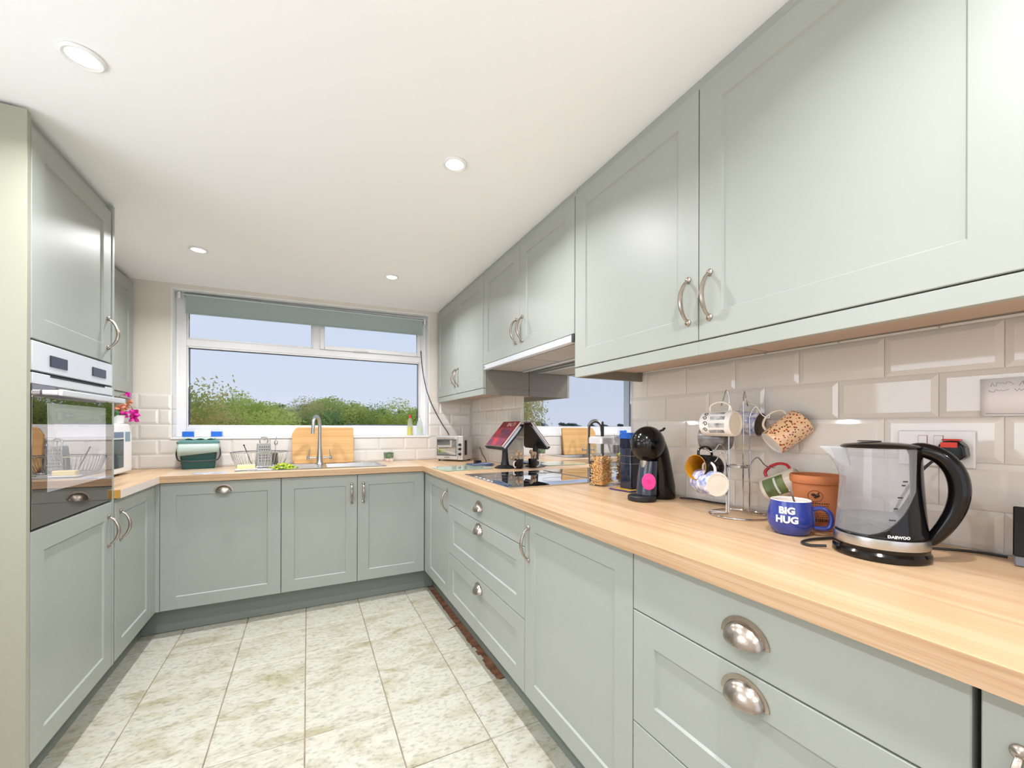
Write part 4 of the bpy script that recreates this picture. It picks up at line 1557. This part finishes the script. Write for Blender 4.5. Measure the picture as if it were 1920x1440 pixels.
cb = MB().tube(spline([(1.302, 1.135, Z0 + .004), (1.335, 1.085, Z0 + .0035), (1.335, 1.03, Z0 + .0035), (1.352, .97, Z0 + .0035)], 5), .0032, 7)
tag(cb.build('coffee_machine_cable', BLACKM, None), 'short black cable lying between coffee machine and tiled wall', 'cable')

# ---- pasta jar
pj = thing('pasta_jar', 'square glass storage jar half full of pasta with a silver lid', 'jar', (1.262, 1.562, Z0), .12)
a_ = .043
rr = [(-a_, -a_), (a_, -a_), (a_, a_), (-a_, a_)]
g1 = MB()
def rsq(h, r, z, n=5):
    P = []
    for cx_, cy_, a0 in ((h - r, h - r, 0), (-h + r, h - r, PI / 2), (-h + r, -h + r, PI), (h - r, -h + r, 1.5 * PI)):
        for k in range(n + 1):
            q = a0 + PI / 2 * k / n
            P.append((cx_ + r * math.cos(q), cy_ + r * math.sin(q), z))
    return P
g1.rings([rsq(a_, .012, .0), rsq(a_ + .001, .012, .005), rsq(a_ + .001, .012, .19), rsq(a_ - .002, .014, .200)], cap=False)
g1.build('glass_body', GLASSC, pj)
MB().rings([rsq(a_, .012, .0008), rsq(a_, .012, .004)]).build('glass_base', GLASSC, pj)
MB().rings([rsq(a_ + .003, .014, .2015), rsq(a_ + .003, .014, .228), rsq(a_ - .002, .012, .234)]).build('lid', SATIN, pj)
PAS = mat('dry pasta', (232, 172, 98), .5, col2=(244, 206, 146), vscale=60)
ps = MB()
rnd = random.Random(11)
for k in range(330):
    z = rnd.uniform(.008, .140)
    x, y = rnd.uniform(-.034, .034), rnd.uniform(-.034, .034)
    if k % 2:
        if rnd.random() < .5:
            x = .034 * rnd.choice((-1, 1))
        else:
            y = .034 * rnd.choice((-1, 1))
    d = Vector((rnd.gauss(0, 1), rnd.gauss(0, 1), rnd.gauss(0, .6))).normalized()
    if abs(x) > .03:
        d.x *= .15
    if abs(y) > .03:
        d.y *= .15
    d.normalize()
    s_, q_ = d.orthogonal().normalized(), None
    q_ = d.cross(s_)
    L_ = .013
    prev = None
    for i in range(7):
        t_ = -1 + 2 * i / 6
        ang = t_ * 3.6
        o1 = (s_ * math.cos(ang) + q_ * math.sin(ang)) * .0035
        p0 = Vector((x, y, z)) + d * (L_ * t_)
        va, vb_ = ps.v(p0 + o1), ps.v(p0 - o1)
        if prev:
            ps.f([prev[0], va, vb_, prev[1]])
        prev = (va, vb_)
ps.build('pasta_twists', PAS, pj)['kind'] = 'stuff'
core = MB().rings([rsq(.030, .01, .006), rsq(.031, .01, .10), rsq(.022, .01, .138)])
core.build('pasta_core', mat('pasta shade', (216, 154, 86), .8), pj)['kind'] = 'stuff'

# ---- dark canister with blue lid, coaster, hooped caddy behind the jar
ct = thing('water_filter', 'dark tinted canister with a bright blue lid behind coffee machine', 'canister', (1.302, 1.405, Z0 + .0065), .05)
MB().rings([rsq(.036, .01, 0), rsq(.036, .01, .175), rsq(.034, .01, .18)]).build('body', mat('dark navy plastic', (22, 26, 48), .12, coat=.5), ct)
MB().rings([rsq(.037, .01, .1805), rsq(.037, .01, .222)]).build('clear_collar', thin_glass('tinted collar', (.35, .38, .48), .15, milky=.5, milkcol=(.03, .035, .07)), ct)
MB().rings([rsq(.039, .01, .2225), rsq(.039, .01, .240), rsq(.030, .01, .248)]).build('lid', mat('bright blue plastic', (30, 92, 186), .35), ct)
for z in (.110, .145):
    MB().rings([rsq(.0368, .01, z), rsq(.0368, .01, z + .0015)], cap=False).build('chrome_line', CHROME, ct)
co = thing('tray', 'small violet edged tray with yellow lining by the coffee machine', 'tray', (1.285, 1.40, Z0), .12)
MB().rings([rsq(.060, .012, 0), rsq(.064, .012, .002), rsq(.064, .012, .005), rsq(.058, .012, .0045)]).build('tray_rim', mat('violet plastic', (66, 56, 120), .3), co)
bx('lining', mat('yellow print lining', (224, 190, 70), .5, col2=(198, 142, 60), vscale=40), co, -.052, .052, -.052, .052, .0046, .0055)
hc = thing('hooped_caddy', 'black arched wire handle rising behind the pasta jar', 'caddy', (1.318, 1.68, Z0 + .006), -.75)
bx('box', BLACKM, hc, -.030, .030, -.012, .012, 0, .10, bevel=.004)
MB().tube(spline([(-.030, 0, .09), (-.031, 0, .25), (-.024, 0, .285), (0, 0, .300), (.024, 0, .285), (.031, 0, .25), (.030, 0, .09)], 5), .0042, 10).build('hoop', BLACKM, hc)

# ---- cookbook stand
cs = thing('book_stand', 'black pedestal book stand beside the hob', 'book stand', (1.205, 2.515, Z0))
MB().lathe([(.0001, 0), (.072, 0), (.073, .004), (.055, .012), (.030, .022), (.024, .05), (.020, .10), (.018, .150)], 28).build('pedestal', BLACKM, cs)
slope = math.atan2(.175, .150)
sb_ = MB()
sb_.T = Matrix.Translation((-.045, .055, .128)) @ Matrix.Rotation(-slope, 4, 'Y')
sb_.box(0, .225, -.15, .15, -.008, -.001)
sb_.box(-.004, .004, -.15, .15, -.0005, .022)
sb_.build('rest_plate', BLACKM, cs, bevel=.001)
bk = thing('cookbook', 'dark red BALTI cookbook on the book stand, leaning toward the wall', 'book', (1.205 - .045, 2.515 + .055, Z0 + .128), rot=(0, -slope, 0))
WHP = mat('book pages', (226, 222, 214), .8)
RC = mat('dark red cover', (136, 26, 42), .3, coat=.3)
bx('back_cover', RC, bk, .0065, .222, -.135, .125, .0162, .0180)
bx('pages', WHP, bk, .0085, .219, -.132, .122, .0182, .0300)
fc = bx('front_cover', RC, bk, .0065, .222, -.135, .125, .0302, .0320)
bx('cover_photo', mat('curry photograph', (214, 70, 66), .35, col2=(112, 66, 96), vscale=12), bk, .0075, .165, -.120, .120, .0321, .0325)
ti = text_mesh('title_text', 'BALTI', .046, mat('pale title print', (236, 206, 196), .5), bk, Matrix.Translation((.192, -.040, .0326)) @ Matrix.Rotation(-PI / 2, 4, 'Z'), .0002)
mz = thing('magazine', 'pale open magazine under the red cookbook on the book stand', 'magazine', (1.205 - .045, 2.515 + .055, Z0 + .128), rot=(0, -slope, 0))
for k in range(3):
    mm = MB()
    rows = []
    for j in range(2):
        rows.append([(.0055 + .0008 * k + .19 * i / 8, (-.146 + .002 * k) if j == 0 else (.142 - .004 * k), .0035 + k * .0040 + .0014 * math.sin(i * .9 + k)) for i in range(9)])
    mm.rings(rows, wrap=False, cap=False)
    o = mm.build('page', mat('pale blue page', (206, 214, 228), .6), mz)
    o.modifiers.new('s', 'SOLIDIFY').thickness = .0012
lf = MB()
for k in range(4):
    rows = [[(1.02 + .16 * i / 6 + .01 * k, yy + .01 * k, Z0 + .001 + k * .0035 + .003 * math.sin(i * .8 + k)) for i in range(7)] for yy in (2.66, 2.82)]
    lf.rings(rows, wrap=False, cap=False)
o = lf.build('leaflets', mat('blue grey leaflet', (136, 150, 184), .5, col2=(60, 66, 90), vscale=16), None)
o.modifiers.new('s', 'SOLIDIFY').thickness = .0010
tag(o, 'small pile of blue grey leaflets lying behind the book stand', 'leaflet')

# pot of round headed utensils
up = thing('utensil_pot', 'black pot with white arched handle beside the book stand', 'pot', (1.272, 2.442, Z0))
MB().lathe([(.0001, 0), (.024, 0), (.028, .01), (.031, .06), (.029, .062), (.026, .058), (.024, .01), (.0001, .008)], 24).build('pot_body', BLACKP, up)
MB().tube(spline([(-.026, -.010, .050), (-.040, -.016, .048), (-.046, -.018, .028), (-.036, -.014, .010), (-.024, -.008, .010)], 5), .004, 8).build('handle', WHITEP, up)
WOODH = mat('pale turned wood', (178, 150, 122), .6)
for k, (dx, dy, dz_) in enumerate(((-.014, -.002, .095), (.004, .014, .108), (.012, -.012, .098), (-.034, .036, .070))):
    s_ = MB()
    s_.tube([(1.272 + dx * .5, 2.442 + dy * .5, Z0 + .012 if k < 3 else Z0 + .001), (1.272 + dx, 2.442 + dy, Z0 + dz_)], .004, 8)
    s_.ball((1.272 + dx, 2.442 + dy, Z0 + dz_), .014, .014, .016, 14, 9)
    tag(s_.build('wooden_utensil', WOODH, None), ['round wooden utensil head at front of the black pot', 'tallest round wooden utensil head in the black pot', 'round wooden utensil head nearest the mirror glass', 'round wooden utensil standing just behind the black pot'][k], 'utensil', 'round headed wooden utensils')

# glass chopping board
gbm = mat('pale green leaf print glass', (212, 226, 214), .08, coat=.6, col2=(164, 204, 178), vscale=14)
gb_ = MB()
gb_.T = Matrix.Translation((.93, 2.615, Z0 + .0015)) @ Matrix.Rotation(.1, 4, 'Z')
gb_.rings([[(p[0] * 1.25, p[1] * .95, p[2]) for p in rsq(.14, .02, 0)], [(p[0] * 1.25, p[1] * .95, p[2]) for p in rsq(.14, .02, .004)]])
tag(gb_.build('glass_board', gbm, None), 'pale green patterned glass board flat on worktop beyond the hob', 'board')

# ---- mini oven
mo = thing('mini_oven', 'silver mini oven in the far corner under the wall cabinet', 'mini oven', (.945, 3.285, Z0), math.radians(-48))
for x in (.02, .225):
    for y in (.02, .15):
        MB().cyl((x, y, 0), (x, y, .0105), .008, .008, 10).build('foot', BLACKM, mo)
SILV = mat('silver painted steel', (206, 204, 202), .35, .3)
bx('casing', SILV, mo, 0, .245, .004, .172, .011, .205, bevel=.004)
dd = bx('glass_door', SILV, mo, .004, .200, -.006, .0035, .018, .196, bevel=.002)
bx('door_pane', dark_mirror('mini oven glass', (.20, .20, .19), (.9, .92, .92), .55), dd, .018, .188, -.0072, -.0062, .052, .170)
ob = MB()
ob.box(.012, .194, -.0078, -.0066, .044, .051)
ob.box(.012, .194, -.0078, -.0066, .171, .178)
ob.box(.012, .018, -.0078, -.0066, .051, .171)
ob.box(.188, .194, -.0078, -.0066, .051, .171)
ob.build('pane_surround', mat('grey surround', (92, 94, 96), .4), dd)
MB().tube([(.02, -.024, .188), (.185, -.024, .188)], .005, 8).build('door_handle', CHROME, dd)
for z in (.06, .10, .135):
    MB().cyl((.222, -.014, z), (.222, .003, z), .009, .011, 14).build('knob', BLACKM, mo)
for k in range(4):
    bx('rack_bar', CHROME, mo, .03, .18, -.0082, -.0079, .085 + k * .02, .087 + k * .02)
bx('side_vent', BLACKM, mo, .2451, .2465, .035, .075, .05, .17, bevel=.001)
bx('brand_mark', DARKGREY, mo, .08, .13, -.0072, -.0062, .030, .034)

# mains adaptor and cable beside the mini oven
ad = MB()
ad.tube(spline([(1.285, 3.17, 1.02), (1.27, 3.08, .97), (1.262, 2.99, .93), (1.235, 2.93, .9125), (1.18, 2.90, .9125), (1.15, 2.86, .9125)], 6), .0032, 7)
ad.box(1.12, 1.165, 2.84, 2.885, Z0 + .0006, Z0 + .028)
tag(ad.build('mains_adaptor', BLACKM, None), 'black plug adaptor and cable on worktop right of mini oven', 'adaptor')
# cable hanging from window
wc = MB().tube(spline([(.876, 3.520, 1.845), (.882, 3.500, 1.70), (.905, 3.46, 1.52), (.95, 3.436, 1.38), (1.03, 3.432, 1.23), (1.09, 3.432, 1.14), (1.135, 3.425, 1.05)], 7), .0036, 8)
tag(wc.build('hanging_cable', BLACKM, None), 'black cable hanging from window down behind the mini oven', 'cable')

# ---- picture pot by the sink
cpz = thing('small_pot', 'small square pot printed with green leaves by the tiled wall', 'pot', (.585, 3.395, Z0), .2)
MB().rings([rsq(.026, .004, 0), rsq(.031, .004, .070), rsq(.028, .004, .070), rsq(.024, .004, .01)], cap=True).build('pot_body', mat('green leaf print', (62, 92, 66), .4, col2=(128, 150, 120), vscale=40), cpz)
MB().rings([rsq(.0268, .004, .001), rsq(.0283, .004, .024)], cap=False).build('pink_band', mat('pink white print', (214, 170, 150), .4, col2=(236, 228, 220), vscale=50), cpz)

# ---- chopping board leaning on the wall
cbd = MB()
cbd.T = Matrix.Translation((.108, YW - .068, WT + .0042)) @ Matrix.Rotation(math.radians(-9), 4, 'X')
cbd.prism([(-.205, .02), (-.195, .0), (.205, 0), (.212, .01), (.212, .262), (.205, .272), (-.175, .272), (-.190, .262), (-.212, .225), (-.212, .03)], 1, 0, .020)
tag(cbd.build('chopping_board', BOARDW, None, bevel=.003), 'large wooden chopping board leaning on the sill behind the tap', 'chopping board')
# ---- things on the sill
ZS = OZ0 + .0026
bb = thing('plastic_box', 'blue ended white plastic box at left end of sill', 'box', (-.655, 3.487, ZS))
BLU = mat('vivid blue plastic', (36, 112, 214), .4)
bx('box_body', WHITEP, bb, -.04, .055, -.026, .026, 0, .046, bevel=.004)
bx('blue_end', BLU, bb, -.105, -.0405, -.024, .024, 0, .036, bevel=.003)
bx('blue_end', BLU, bb, .0555, .115, -.024, .024, 0, .036, bevel=.003)
sbt = thing('washing_up_bottle', 'yellow washing up liquid bottle with a red cap on the sill', 'bottle', (.775, 3.486, ZS))
MB().lathe([(.0001, 0), (.021, 0), (.022, .004), (.022, .09), (.019, .12), (.011, .14), (.010, .148)], 20, sy=.75).build('bottle_body', thin_glass('clear bottle', (.95, .95, .8), .1, milky=.35, milkcol=(.85, .85, .7)), sbt)
MB().lathe([(.0001, .002), (.0195, .002), (.0195, .07), (.0001, .07)], 20, sy=.72).build('liquid', mat('yellow liquid', (226, 220, 40), .2), sbt)
MB().lathe([(.0001, .1485), (.011, .1485), (.012, .160), (.007, .172), (.0001, .178)], 14).build('cap', mat('red cap', (206, 40, 44), .35), sbt)
pb = thing('soap_pump', 'clear pump soap bottle at right end of sill', 'bottle', (.858, 3.487, ZS))
MB().lathe([(.0001, 0), (.024, 0), (.025, .004), (.025, .10), (.018, .122), (.010, .13)], 20, sy=.8).build('bottle_body', thin_glass('pale bottle', (.96, .98, .98), .1, milky=.5, milkcol=(.86, .9, .92)), pb)
bx('label_patch', mat('pale label', (206, 220, 176), .5), pb, -.012, .012, -.0212, -.0204, .03, .08)
mb = MB()
mb.lathe([(.0001, .1305), (.011, .1305), (.011, .145), (.004, .148), (.0035, .178), (.0001, .178)], 12)
mb.tube([(0, 0, .176), (-.006, -.012, .178), (-.008, -.024, .172)], .004, 8)
mb.build('pump', WHITEP, pb)

# ---- green caddy bin
gn = thing('food_bin', 'dark green food waste bin with a bag liner and carrying handle', 'bin', (-.645, 3.350, Z0), .16)
GREEN = mat('dark green plastic', (24, 74, 70), .35)
def rrect(hx, hy, r, z, n=4, ox=0):
    P = []
    for cx_, cy_, a0 in ((hx - r, hy - r, 0), (-hx + r, hy - r, PI / 2), (-hx + r, -hy + r, PI), (hx - r, -hy + r, 1.5 * PI)):
        for k in range(n + 1):
            q = a0 + PI / 2 * k / n
            P.append((cx_ + r * math.cos(q), cy_ + r * math.sin(q), z))
    return P
MB().rings([rrect(.086, .050, .015, 0), rrect(.104, .062, .015, .155), rrect(.106, .064, .015, .158)]).build('bin_body', GREEN, gn)
MB().rings([rrect(.112, .068, .014, .166), rrect(.113, .069, .014, .178), rrect(.098, .058, .014, .188)]).build('lid', mat('green lid', (92, 138, 134), .35), gn)
ln_ = MB()
top, bot = rrect(.109, .067, .012, .1655, 8), rrect(.107, .066, .012, .11, 8)
rnd = random.Random(8)
bot = [(p[0] * 1.0, p[1] * 1.02, .105 + .03 * math.sin(p[0] * 22 + 1) * .6 + rnd.uniform(-.006, .006) + .02 * (p[1] > 0)) for p in bot]
mid = [((a[0] + b[0]) / 2 * 1.03, (a[1] + b[1]) / 2 * 1.03, (a[2] + b[2]) / 2) for a, b in zip(top, bot)]
ln_.rings([top, mid, bot], cap=False)
o = ln_.build('bag_liner', mat('pale green bag', (178, 196, 188), .4, bump=.6, bscale=50), gn)
o.modifiers.new('s', 'SOLIDIFY').thickness = .0008
MB().tube(spline([(-.110, 0, .140), (-.116, -.010, .10), (-.108, -.045, .068), (-.088, -.072, .056), (0, -.078, .052), (.088, -.072, .056), (.108, -.045, .068), (.116, -.010, .10), (.110, 0, .140)], 5), .0042, 8).build('carrying_handle', DARKGREY, gn)
cl_ = MB()
rows = []
for j in range(7):
    rows.append([(-.72 + .16 * i / 12, 3.31 + .09 * j / 6, Z0 + .1905 + .010 * abs(math.sin(i * .7 + j)) + .004 * math.sin(j * 2.1)) for i in range(13)])
cl_.rings(rows, wrap=False, cap=False)
o = cl_.build('pale_cloth', mat('pale green cloth', (190, 214, 204), .8), None)
o.modifiers.new('s', 'SOLIDIFY').thickness = .0018
tag(o, 'crumpled pale green cloth lying on lid of the green bin', 'cloth')

# ---- dish rack
dr = thing('dish_rack', 'oval silver wire dish rack on the drainer beside the bin', 'dish rack', (-.285, 3.205, Z0 + .0055))
def oval(hx, hy, z, n=44):
    return [(hx * math.cos(2 * PI * k / n), hy * math.sin(2 * PI * k / n), z) for k in range(n)]
mb = MB()
mb.tube(oval(.168, .120, .103), .0030, 7, closed=True)
mb.build('top_rim', CHROME, dr)
MB().tube(oval(.135, .095, .008), .0025, 7, closed=True).build('bottom_rim', CHROME, dr)
mb = MB()
for k in range(52):
    a = 2 * PI * k / 52
    mb.tube([(.135 * math.cos(a), .095 * math.sin(a), .008), (.152 * math.cos(a), .108 * math.sin(a), .05), (.168 * math.cos(a), .120 * math.sin(a), .103)], .0013, 5)
for k in range(11):
    x = -.115 + k * .023
    yy = .095 * math.sqrt(max(0, 1 - (x / .135) ** 2))
    mb.tube([(x, -yy, .008), (x, yy, .008)], .0013, 5)
mb.build('wires', CHROME, dr)['kind'] = 'stuff'
ch_ = MB()
ch_.lathe([(.032, 0), (.034, .075), (.033, .078), (.031, .075), (.029, .003)], 18)
o = ch_.build('cutlery_cup', mat('dark grey cutlery cup', (84, 80, 76), .4), None)
o.location = (-.215, 3.225, Z0 + .018)
tag(o, 'dark cutlery cup standing inside the wire dish rack', 'cup')
gt = thing('box_grater', 'steel box grater standing up in the dish rack', 'grater', (-.262, 3.168, Z0 + .017), .25)
mb = MB()
mb.hexa([(-.047, -.030, 0), (.047, -.030, 0), (.047, .030, 0), (-.047, .030, 0), (-.036, -.022, .150), (.036, -.022, .150), (.036, .022, .150), (-.036, .022, .150)])
mb.build('grater_body', STEEL, gt, bevel=.002)
mb = MB()
for i in range(5):
    for j in range(6):
        z = .035 + j * .018
        mb.ball((-.026 + i * .013, -.030 + .0085 * z / .15 - .0005, z), .0036, .0022, .0036, 8, 5)
mb.build('grating_holes', BLACKM, gt)['kind'] = 'stuff'
MB().tube(spline([(-.022, 0, .150), (-.022, 0, .178), (-.010, 0, .188), (.010, 0, .188), (.022, 0, .178), (.022, 0, .150)], 4), .004, 8).build('grater_handle', CHROME, gt)
for k, (p0, p1, r0, lab, m_) in enumerate((((-.330, 3.20, .925), (-.378, 3.215, 1.062), .0045, 'black handled utensil leaning left out of the rack', BLACKM),
                                         ((-.205, 3.225, .94), (-.192, 3.222, 1.115), .0036, 'steel spoon standing right of the grater in the rack', CHROME),
                                         ((-.222, 3.236, .94), (-.232, 3.245, 1.095), .003, 'steel fork handle standing behind the grater', CHROME))):
    s_ = MB()
    s_.tube([p0, p1], [r0 * .7, r0], 8, flat=.6)
    if k == 1:
        s_.ball((-.1945, 3.2226, 1.075), .011, .004, .018, 12, 8)
    else:
        s_.ball(p1, r0 * 1.2, n=8, m=6)
    tag(s_.build('cutlery', m_, None), lab, 'cutlery', 'cutlery in the dish rack')

bt = thing('butter_block', 'pale yellow block in a white tray in front of dish rack', 'butter', (-.345, 3.040, Z0 + .0055), .08)
bx('tray', WHITEP, bt, -.058, .058, -.030, .030, 0, .006, bevel=.002)
bx('block', mat('pale yellow butter', (244, 226, 168), .5), bt, -.048, .048, -.022, .022, .0065, .033, bevel=.004)
lp = MB()
rnd = random.Random(5)
for k in range(46):
    a = rnd.uniform(0, 2 * PI)
    r = rnd.uniform(0, 1) ** .6
    cx_, cy_ = -.145 + .075 * r * math.cos(a), 3.045 + .026 * r * math.sin(a)
    hh = Z0 + .006 + .034 * (1 - r * r) * rnd.uniform(.5, 1)
    rows = []
    sx_ = rnd.uniform(.012, .022)
    ph = rnd.uniform(0, 6)
    for j in range(3):
        rows.append([(cx_ + sx_ * (i / 4 - .5) * 2 * math.cos(ph) - (j - 1) * .008 * math.sin(ph), cy_ + sx_ * (i / 4 - .5) * math.sin(ph) + (j - 1) * .008 * math.cos(ph), hh + .005 * math.sin(i * 1.6 + j * 2 + ph)) for i in range(5)])
    lp.rings(rows, wrap=False, cap=False)
o = lp.build('salad_leaves', mat('yellow green leaf', (206, 216, 76), .6, col2=(150, 186, 52), vscale=40), None)
o.modifiers.new('s', 'SOLIDIFY').thickness = .0014
o['kind'] = 'stuff'
tag(o, 'heap of yellow green salad leaves on the sink rim', 'salad leaves')
wp_ = MB()
rows = []
for j in range(4):
    rows.append([(-.60 + .165 * i / 10, 2.935 + .075 * j / 3, Z0 + .0012 + .0012 * math.sin(i * 1.1 + j)) for i in range(11)])
wp_.rings(rows, wrap=False, cap=False)
o = wp_.build('plastic_wrapper', mat('blue white wrapper', (222, 226, 240), .3, col2=(150, 164, 214), vscale=22), None)
o.modifiers.new('s', 'SOLIDIFY').thickness = .0006
tag(o, 'flat blue and white plastic wrapper in front of the green bin', 'wrapper')

# ---- microwave and orchid
mw = thing('microwave', 'white microwave on the left worktop mostly behind the oven tower', 'microwave', (-.948, 2.735, Z0), LZ)
bx('casing', WHITEP, mw, 0, .455, .006, .34, .010, .292, bevel=.012, seg=3)
bx('front_frame', WHITEP, mw, .002, .453, -.012, .0055, .012, .290, bevel=.008, seg=3)
bx('door_window', dark_mirror('microwave window', (.03, .05, .06), (.8, .9, .95), .25), mw, .03, .325, -.0135, -.0125, .045, .205)
bx('door_trim', mat('blue grey trim', (96, 116, 140), .3), mw, .03, .325, -.0135, -.0125, .212, .245)
bx('display', mat('teal display', (120, 150, 164), .3), mw, .350, .42, -.0135, -.0125, .190, .245)
for x in (.05, .40):
    for y in (.04, .30):
        MB().cyl((x, y, 0), (x, y, .0105), .01, .01, 10).build('foot', BLACKM, mw)
orc = thing('orchid', 'potted orchid with drooping magenta flowers on top of the microwave', 'plant', (-.985, 3.125, Z0 + .2925))
MB().lathe([(.0001, 0), (.030, 0), (.038, .045), (.040, .048), (.036, .048), (.030, .04), (.0001, .038)], 24).build('plant_pot', WHITEP, orc)
st_ = MB()
st_.tube(spline([(0, 0, .04), (.01, -.005, .10), (.035, .0, .125), (.06, .01, .10), (.07, .012, .06)], 5), .0018, 6)
st_.tube(spline([(0, 0, .04), (.0, -.02, .11), (.02, -.02, .16), (.045, -.01, .17)], 5), .0018, 6)
st_.build('stem', mat('green brown stem', (124, 116, 70), .7), orc)
MAG = mat('magenta petal', (214, 32, 158), .5)
PALE = mat('withered salmon petal', (214, 142, 110), .6)
def petal(p, d, s, m):
    mb = MB()
    d = Vector(d).normalized()
    sd_ = d.orthogonal().normalized()
    up_ = d.cross(sd_)
    rows = []
    for i in range(6):
        t_ = i / 5
        wd_ = s * .42 * math.sin(PI * min(1, t_ * .9 + .08))
        c_ = Vector(p) + d * (s * t_) + up_ * (.15 * s * math.sin(PI * t_))
        rows.append([c_ - sd_ * wd_, c_ + up_ * .1 * s, c_ + sd_ * wd_])
    mb.rings(rows, wrap=False, cap=False)
    o = mb.build('petal', m, orc)
    o.modifiers.new('s', 'SOLIDIFY').thickness = .0008
rnd = random.Random(2)
for c_, m_, n_, s_ in (((.070, .012, .058), MAG, 5, .034), ((.072, .020, .030), MAG, 4, .030), ((.05, -.008, .168), MAG, 4, .020), ((.035, -.01, .055), MAG, 3, .028), ((.04, .0, .10), PALE, 6, .024), ((.055, .005, .125), PALE, 4, .020), ((.02, -.02, .085), PALE, 6, .030)):
    for k in range(n_):
        a = 2 * PI * k / n_ + rnd.random()
        petal(c_, (.3 + .6 * math.cos(a), .5 * math.cos(a + 1), .8 * math.sin(a)), s_, m_)
for k in range(4):
    a = k * 1.5 + .4
    petal((0, 0, .042), (math.cos(a), math.sin(a), .5), .06, mat('orchid leaf', (72, 112, 60), .4) if k == 0 else bpy.data.materials['orchid leaf'])
